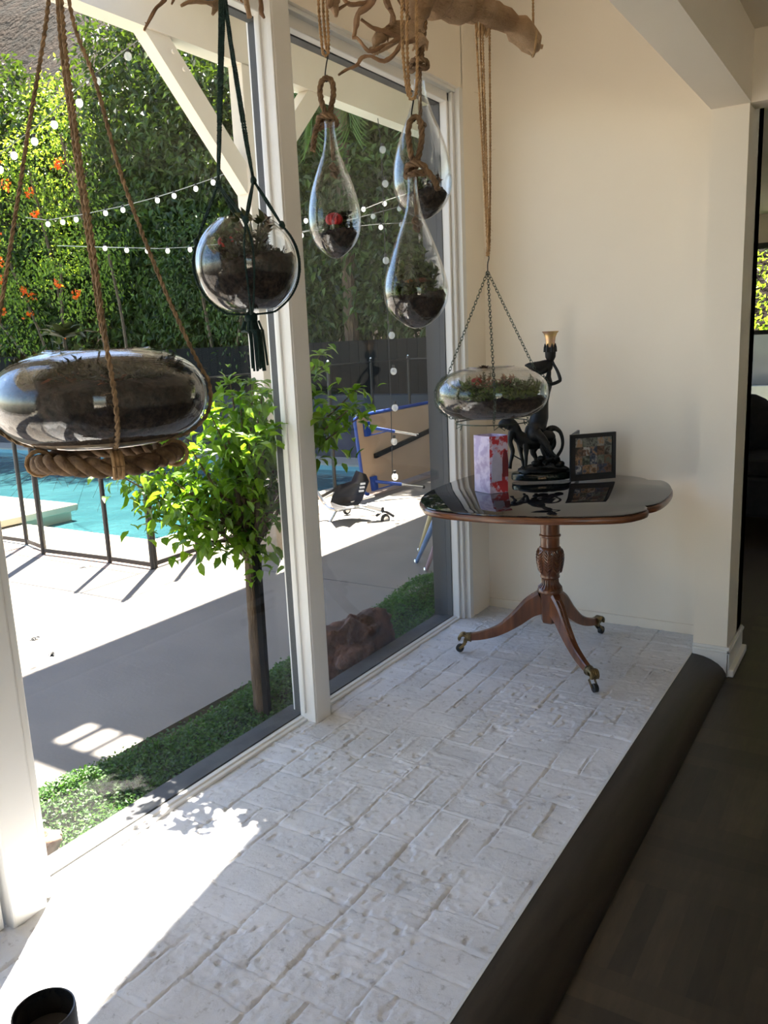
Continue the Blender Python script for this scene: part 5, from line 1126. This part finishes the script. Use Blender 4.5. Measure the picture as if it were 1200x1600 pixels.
ropeloop('hanging_rope', [(516, 188, 0), (506, 170, 0), (500, 145, 0), (503, 127, 0), (511, 122, 0), (519, 128, 0), (521, 148, 0), (517, 170, 0), (516, 188, 0)], (511, 191), [(496, 196), (492, 210), (489, 236)], [(517, 190), (519, 215), (521, 250)], (523, 266), d1, 'knotted thick rope loop carrying the left glass teardrop from a wire hook', hook=[(507, 86), (512, 88), (510, 100), (508, 118), (510, 128), (514, 122)], cordpts=[[(497, -60, 0), (498, 10, 0), (502, 60, 0), (505, 84, 0), (509, 88, 0), (513, 82, 0), (513, 50, 0), (511, 10, 0), (510, -60, 0)], [(505, -60, .01), (505, 10, .01), (508, 60, .01), (511, 80, .01)]])
# front teardrop, lower
p2 = [(295, 7), (300, 6.8), (322, 8.5), (345, 13), (368, 22), (390, 31), (412, 39), (435, 46.5), (456, 50), (474, 48), (490, 40), (503, 26), (511, 12), (514, 0)]
d2_ = 1.8; t2, C2, o2, s2_ = tear(652, 0, d2_, p2, 'lowest glass teardrop terrarium with green and yellow succulents, nearest the table')
soil(C2, o2, 0, .064, 'soil', MSOIL, t2, seed=31, bump=.01, tilt=(.05, .1)); moss(C2, .052, .064, t2, 32, 900, .011)
for k, (dx, dy, h_, m_, lb) in enumerate([(-.030, -.020, .075, MSUC, 'grey green bushy sprigs at the left of the lowest teardrop'), (.040, -.005, .062, MSUC, 'pale grey sprigs at the right of the lowest teardrop'), (.0, .02, .10, MSUC, 'taller mossy green plant in the middle of the lowest teardrop'), (.01, -.035, .03, MJADE, 'low dark green plant at the front of the lowest teardrop')]):
    sprig(C2+[dx, dy, .062], h_, m_, lb, None, 33+k, ns=12, L=.017, spread=.28)
rosette(C2+[.004, -.028, .095], .020, mat('yellow orange succulent', (.62, .33, .06), (.45, .10, .05), .5, ns=40), 'small yellow and orange rosette in the middle of the lowest teardrop', None, 39, n=14, w=.5)
rosette(C2+[.026, -.015, .098], .020, MPINK, 'rose tinted rosette in the lowest teardrop', None, 40, n=16, w=.5)
ropeloop('hanging_rope', [(648, 262, 0), (641, 235, 0), (638, 205, 0), (642, 188, 0), (650, 182, 0), (657, 190, 0), (659, 215, 0), (655, 240, 0), (649, 262, 0)], (650, 266), [(662, 262), (672, 272), (680, 284), (684, 297)], [(649, 266), (650, 300), (651, 335)], (652, 350), d2_, 'knotted thick rope loop carrying the lowest glass teardrop', R=.0068, hook=[(641, 153), (646, 156), (644, 170), (643, 182), (647, 190), (650, 184)], cordpts=[[(630, -40, 0), (628, 40, 0), (632, 110, 0), (638, 148, 0), (644, 155, 0), (650, 146, 0), (652, 100, 0), (651, 40, 0), (650, -40, 0)], [(637, -40, .01), (636, 50, .01), (638, 120, .01), (642, 150, .01)]])
# rear teardrop with a side opening
p3 = [(145, 8), (150, 8), (172, 12), (195, 20), (218, 30), (240, 38), (262, 43.5), (283, 45.5), (300, 44.5), (316, 39), (329, 29), (338, 16), (343, 6), (344, 0)]
d3 = 2.12; sdv = (AX[:, 0]*.9-AX[:, 2]*.42); t3, C3, o3, s3_ = tear(662, 0, d3, p3, 'rear glass teardrop terrarium with an open round mouth at its right side', ((sdv[0]*.071, sdv[1]*.071, .078), .024))
soil(C3, o3, 0, .050, 'soil', MSOIL, t3, seed=41, bump=.008, tilt=(.25, -.1)); moss(C3, .045, .052, t3, 42, 600, .01)
sprig(C3+[-.012, -.008, .05], .065, MSUC, 'dark green succulent at the left inside the rear teardrop', None, 43, ns=9, L=.015, spread=.7)
sprig(C3+[.035, -.01, .055], .045, MSUCD, 'dark round leafed sprig at the mouth of the rear teardrop', None, 44, ns=6, L=.012, spread=.6, w=.85)
ropeloop('hanging_rope', [(655, 100, .0), (652, 60, 0), (654, 20, 0), (658, -20, 0), (664, 20, 0), (662, 60, 0), (657, 100, 0)], (655, 102), None, [(656, 100), (656, 150), (657, 180)], (659, 195), d3, 'thick rope with a knot carrying the rear glass teardrop', R=.0068)
# ---------- D: bubble bowl on chains
CD = P(768, 615, 2.2); RD = .150; rs, rim, inn = selps(RD, .0735, .42, .66)
tD = thing('glass_terrarium', CD+[0, 0, -.07], 'flattened glass bowl terrarium hung on three thin chains over the table', 'terrarium')
MB().lathe(rs+rim+inn, CD, 64).build('glass_bowl', MBOWL, tD, auto=60)
soil(CD, rs, -.068, -.018, 'soil', MSOIL, tD, seed=51, bump=.008); moss(CD, .125, -.010, tD, 52, 3400, .013, MMOSS, .02)
gD = 'succulents in the chained bowl'
sprig(CD+[.03, -.06, -.01], .055, MPINK, 'rose brown rosette cluster in the middle of the chained bowl', gD, 53, ns=14, L=.014, spread=1.1)
sprig(CD+[-.05, -.055, -.01], .05, MSUC, 'grey green sprigs left of centre in the chained bowl', gD, 54, ns=10, L=.014, spread=.9)
sprig(CD+[.095, -.03, -.01], .05, MSUC, 'dense grey sprigs at the right inside the chained bowl', gD, 55, ns=16, L=.013, spread=1.0)
rosette(CD+[-.015, -.01, .062], .030, MSUCD, 'small dark rosette peeping over the rim of the chained bowl', gD, 56)
sprig(CD+[-.015, -.01, -.01], .07, MJADE, 'upright stem under the rim rosette of the chained bowl', gD, 57, ns=4, L=.012, spread=.3)
cactus(CD+[-.022, -.045, .022], .013, 'tiny red cactus at the top of the chained bowl', gD)
rosette(CD+[-.105, -.035, .0], .035, MPINK, 'brown spiky rosette at the left end of the chained bowl', gD, 58, n=24, w=.22)
azf = math.atan2(CAM[1]-CD[1], CAM[0]-CD[0])
hD = thing('chain_hanger', P(762, 424, 2.2), 'three thin green black chains holding the flattened bowl above the table', 'chain')
ap = P(762, 424, 2.2)
def chain(pts, R=.0035):
    pts = spline(pts, .001); d_ = np.concatenate([[0], np.cumsum(np.linalg.norm(np.diff(pts, axis=0), axis=1))]); m_ = MB(); s_ = 0; k = 0
    while s_ < d_[-1]-.006:
        c_ = np.array([np.interp(s_+.005, d_, pts[:, i]) for i in range(3)]); e_ = np.array([np.interp(s_+.007, d_, pts[:, i]) for i in range(3)]); T = e_-c_; T /= np.linalg.norm(T)
        u = np.cross(T, [0.3, .5, .2]); u /= np.linalg.norm(u); w_ = np.cross(T, u); n_ = u if k % 2 else w_
        m_.tube([c_+T*.0058*math.cos(a)+n_*R*math.sin(a) for a in np.linspace(0, 2*math.pi, 11)], .0009, 4, cap=False); s_ += .0088; k += 1
    return m_
for a_, mid in ((azf-1.25, None), (azf+.05, None), (azf+1.75, None)):
    r1 = bowlpt(a_, .75, CD, RD, .0735, 1.03); pts = [ap, (ap+r1)/2, r1]; chain(pts).build('chain', MCHAIN, hD)
    pts = [bowlpt(a_, e_, CD, RD, .0735, 1.035) for e_ in np.linspace(.75, -.95, 9)]+[CD+[math.cos(a_)*.098, math.sin(a_)*.098, -.078]]; chain(pts).build('chain', MCHAIN, hD)
    MB().tube([CD+[math.cos(a_)*.098, math.sin(a_)*.098, -.076], CD+[math.cos(a_)*.10, math.sin(a_)*.10, -.088], CD+[math.cos(a_+.15)*.09, math.sin(a_+.15)*.09, -.080], CD+[math.cos(a_+.28)*.10, math.sin(a_+.28)*.10, -.090], CD+[math.cos(a_+.32)*.098, math.sin(a_+.32)*.098, -.077]], .0012, 6).build('hook', MCHAIN, hD)
MB().tube([CD+[math.cos(a)*.097, math.sin(a)*.097, -.0755] for a in np.linspace(0, 2*math.pi, 49)], .0016, 6, cap=False).build('support_ring', MCHAIN, hD)
MB().tube(spline([P(762, 424, 2.2), P(762, 412, 2.2), P(764, 402, 2.2), P(760, 398, 2.2)], .003), .0014, 6).build('wire_hook', MIRON, hD)
tR = thing('hanging_rope', P(757, 20, 2.2), 'bundle of thin jute cords looped over the driftwood holding the chained bowl', 'rope')
for x0, x1, dd in ((744, 761, 0), (750, 762, .012), (754, 763, -.01), (765, 765, .0)):
    MB().rope([P(x0+2, 15, 2.17+dd), P(x0, 45, 2.17+dd), P((x0+x1)/2+1, 230, 2.18+dd*.8), P(x1, 370, 2.2+dd*.4), P(762+(x1-763)*.7, 400, 2.2)], .0034, pitch=.016, strands=2, seg=6, step=.005, hairs=20, rng=rh).build('cord', MJUTE, tR)
wp = MB()
for k in range(3):
    c_ = P(748+k*7, 26, 2.19); wp.tube([c_+AX[:, 1]*math.sin(a)*.046+AX[:, 2]*math.cos(a)*.046 for a in np.linspace(0, 2*math.pi, 20)], .0034, 6, cap=False)
wp.build('wrap', MJUTE, tR)
# ---------- driftwood
dw = thing('driftwood', P(690, 5, 2.08), 'gnarled driftwood branch with twisting twigs hung above the glass terrariums', 'driftwood')
def wood(pts, m=MDRIFT, seg=12, wob=.06, step=.012, nm='twig', par=None, seed=1, flat=1.):
    c = [P(p_[0], p_[1], p_[3]) for p_ in pts]; rad = [p_[2]*p_[3]/F for p_ in pts]; cs = spline(c, step)
    L_ = np.concatenate([[0], np.cumsum(np.linalg.norm(np.diff(np.array(c), axis=0), axis=1))]); Ls = np.concatenate([[0], np.cumsum(np.linalg.norm(np.diff(cs, axis=0), axis=1))]); Ls = Ls/Ls[-1]*L_[-1]
    g_ = np.random.default_rng(seed); jit = np.cumsum(g_.normal(size=(len(cs), 3)), 0); jit -= np.linspace(0, 1, len(cs))[:, None]*jit[-1]; cs = cs+jit*np.mean(rad)*.10
    rr_ = np.interp(Ls, L_, rad)*(1+.10*g_.normal(size=len(cs)))
    b = MB().tube(cs, rr_, seg, wob=wob, rng=g_, flat=flat, ridges=.07)
    for _ in range(max(1, len(cs)//14)):
        i = g_.integers(1, len(cs)-1); dv = g_.normal(size=3); dv /= np.linalg.norm(dv); b.tube([cs[i], cs[i]+dv*rr_[i]*1.9, cs[i]+dv*rr_[i]*2.8+[0, 0, -rr_[i]*.4]], [rr_[i]*.6, rr_[i]*.4, rr_[i]*.2], 6)
    return b.build(nm, m, par if par is not None else dw)
wood([(640, -20, 30, 1.98), (690, 3, 29, 2.06), (725, 12, 25, 2.12), (755, 24, 21, 2.16), (785, 36, 20, 2.2), (812, 55, 20, 2.23), (828, 70, 18, 2.25), (836, 82, 8, 2.26)], seg=20, step=.02, nm='trunk', seed=3, flat=.85)
wood([(836, 74, 4, 2.26), (843, 73, 3, 2.27), (848, 73, 3, 2.27)], nm='peg', seed=4)
wood([(668, -10, 20, 1.99), (655, 14, 17, 1.97), (650, 34, 13, 1.96), (648, 52, 10, 1.95), (651, 66, 8, 1.95), (653, 74, 3, 1.95)], nm='root', seed=5, seg=16)
wood([(646, 60, 7, 1.95), (636, 45, 10, 1.94), (620, 42, 11, 1.94), (600, 50, 9, 1.93), (588, 62, 8, 1.92), (586, 72, 4, 1.92)], nm='root', seed=6, seg=14)
wood([(640, 60, 6, 1.95), (620, 65, 3, 1.93), (602, 75, 4, 1.92), (585, 80, 6, 1.92), (577, 76, 3, 1.92)], nm='root', seed=7)
wood([(652, 66, 7, 1.95), (662, 60, 7, 1.95), (668, 66, 4, 1.95), (666, 78, 2.5, 1.95)], nm='root', seed=8)
T_ = MTWIG
for k, (p_, m_) in enumerate([
    ([(650, 62, 4, 1.93), (637, 66, 3.5, 1.92), (626, 68, 3.4, 1.91), (618, 80, 3.2, 1.9), (600, 94, 3, 1.89), (580, 87, 2.8, 1.88), (566, 90, 2.8, 1.87), (556, 104, 2.6, 1.86), (540, 110, 2.4, 1.86), (529, 117, 2, 1.85)], T_),
    ([(628, 58, 4, 1.93), (612, 53, 4, 1.92), (596, 48, 3.5, 1.91), (582, 43, 3, 1.9), (564, 30, 2.6, 1.89)], T_),
    ([(588, -30, 6, 1.85), (580, 0, 5.5, 1.86), (560, 20, 5, 1.87), (557, 38, 5, 1.88), (553, 58, 3, 1.88)], T_),
    ([(550, 59, 2, 1.88), (558, 58, 3, 1.88), (567, 70, 2.8, 1.89), (576, 79, 3, 1.9), (590, 76, 3, 1.91), (608, 68, 3, 1.92), (626, 58, 3.5, 1.93)], T_),
    ([(596, -25, 6, 1.9), (604, 2, 5, 1.9), (615, 26, 4.5, 1.91), (614, 38, 5, 1.92), (604, 44, 3, 1.92)], MDRIFT),
    ([(530, -15, 3, 1.84), (541, 4, 3, 1.84), (550, 8, 3, 1.85), (562, 6, 3, 1.86), (575, 2, 3, 1.87), (592, -12, 3, 1.88)], T_),
    ([(529, 15, 2, 1.83), (536, 10, 2.2, 1.83), (546, 4, 2, 1.84)], T_),
    ([(526, -20, 9, 1.82), (522, 5, 8, 1.82), (525, 18, 6, 1.82), (525, 26, 2, 1.82)], MDRIFT),
    ([(514, -20, 8, 1.80), (516, 0, 7, 1.80), (513, 12, 3, 1.80)], T_),
    ([(640, 30, 2, 1.9), (631, 14, 1.6, 1.9), (616, -10, 1.4, 1.9)], T_),
    ([(636, 24, 1.8, 1.91), (632, 8, 1.5, 1.91), (630, -12, 1.4, 1.91)], T_),
    ([(268, -30, 4, 1.55), (257, 0, 3.4, 1.54), (245, 11, 3, 1.54), (236, 27, 2.6, 1.53), (230, 38, 2.3, 1.53), (225, 48, 1.8, 1.53)], T_),
    ([(275, -20, 2.5, 1.55), (271, 0, 2.2, 1.55), (268, 7, 1.6, 1.55)], T_),
    ([(356, -10, 4, 1.66), (340, 6, 4, 1.63), (321, 3, 3, 1.6), (300, 3, 3, 1.58), (293, 4, 3, 1.57), (283, 9, 2, 1.56)], MDRIFT),
    ([(350, 0, 6, 1.66), (341, 8, 5, 1.64), (336, 14, 4, 1.63), (332, 23, 2, 1.63)], MDRIFT),
    ([(381, -30, 5, 1.7), (384, 0, 4, 1.7), (387, 16, 3.6, 1.7), (390, 27, 4, 1.7)], MDRIFT),
    ([(405, -30, 4, 1.72), (407, 0, 3.6, 1.72), (408, 20, 4, 1.72), (413, 28, 2, 1.72)], T_),
    ([(372, -12, 2, 1.7), (377, 2, 1.8, 1.7), (380, 4, 1, 1.7)], T_),
    ([(640, -20, 22, 1.98), (590, -45, 18, 1.9), (520, -50, 16, 1.8), (440, -60, 14, 1.74), (370, -50, 12, 1.68), (300, -55, 9, 1.58), (262, -40, 5, 1.54)], MDRIFT)]):
    wood(p_, m_, nm='branch' if k == 18 else 'twig', seed=20+k, seg=10, step=.008 if k != 18 else .02, wob=.10)
tS = thing('support_cord', P(834, 60, 2.24), 'single jute cord holding up the right end of the driftwood', 'cord')
e_ = P(834, 60, 2.24); MB().rope([e_, P(833, 20, 2.24), np.array([e_[0], e_[1], 3.39])], .0034, pitch=.016, strands=2, seg=6, step=.006).build('cord', MJUTE, tS)
MB().tube([P(834, 66, 2.24)+AX[:, 1]*math.sin(a)*.034+AX[:, 2]*math.cos(a)*.034 for a in np.linspace(0, 2*math.pi, 20)], .0034, 6, cap=False).build('wrap', MJUTE, tS)
tS2 = thing('support_cord', P(440, -60, 1.74), 'jute cord holding up the left part of the driftwood, above the frame', 'cord')
e_ = P(440, -62, 1.74); MB().rope([e_, np.array([e_[0], e_[1], 3.39])], .0034, pitch=.016, strands=2, seg=6, step=.01).build('cord', MJUTE, tS2)
hk = MB(); 
for q, hgt in ((apex, None), (top, None)): hk.tube([np.array(q)-[0, 0, .01], np.array([q[0], q[1], 3.395])], .0022, 6)
tag(hk.build('ceiling_hook', MIRON, None, origin=(apex[0], apex[1], 3.39)), 'thin iron drop rods from the bay ceiling above the roped bowl and the corded globe', 'hook')
# tiny collars
for ob in list(bpy.data.objects):
    if '_o' in ob: del ob['_o']
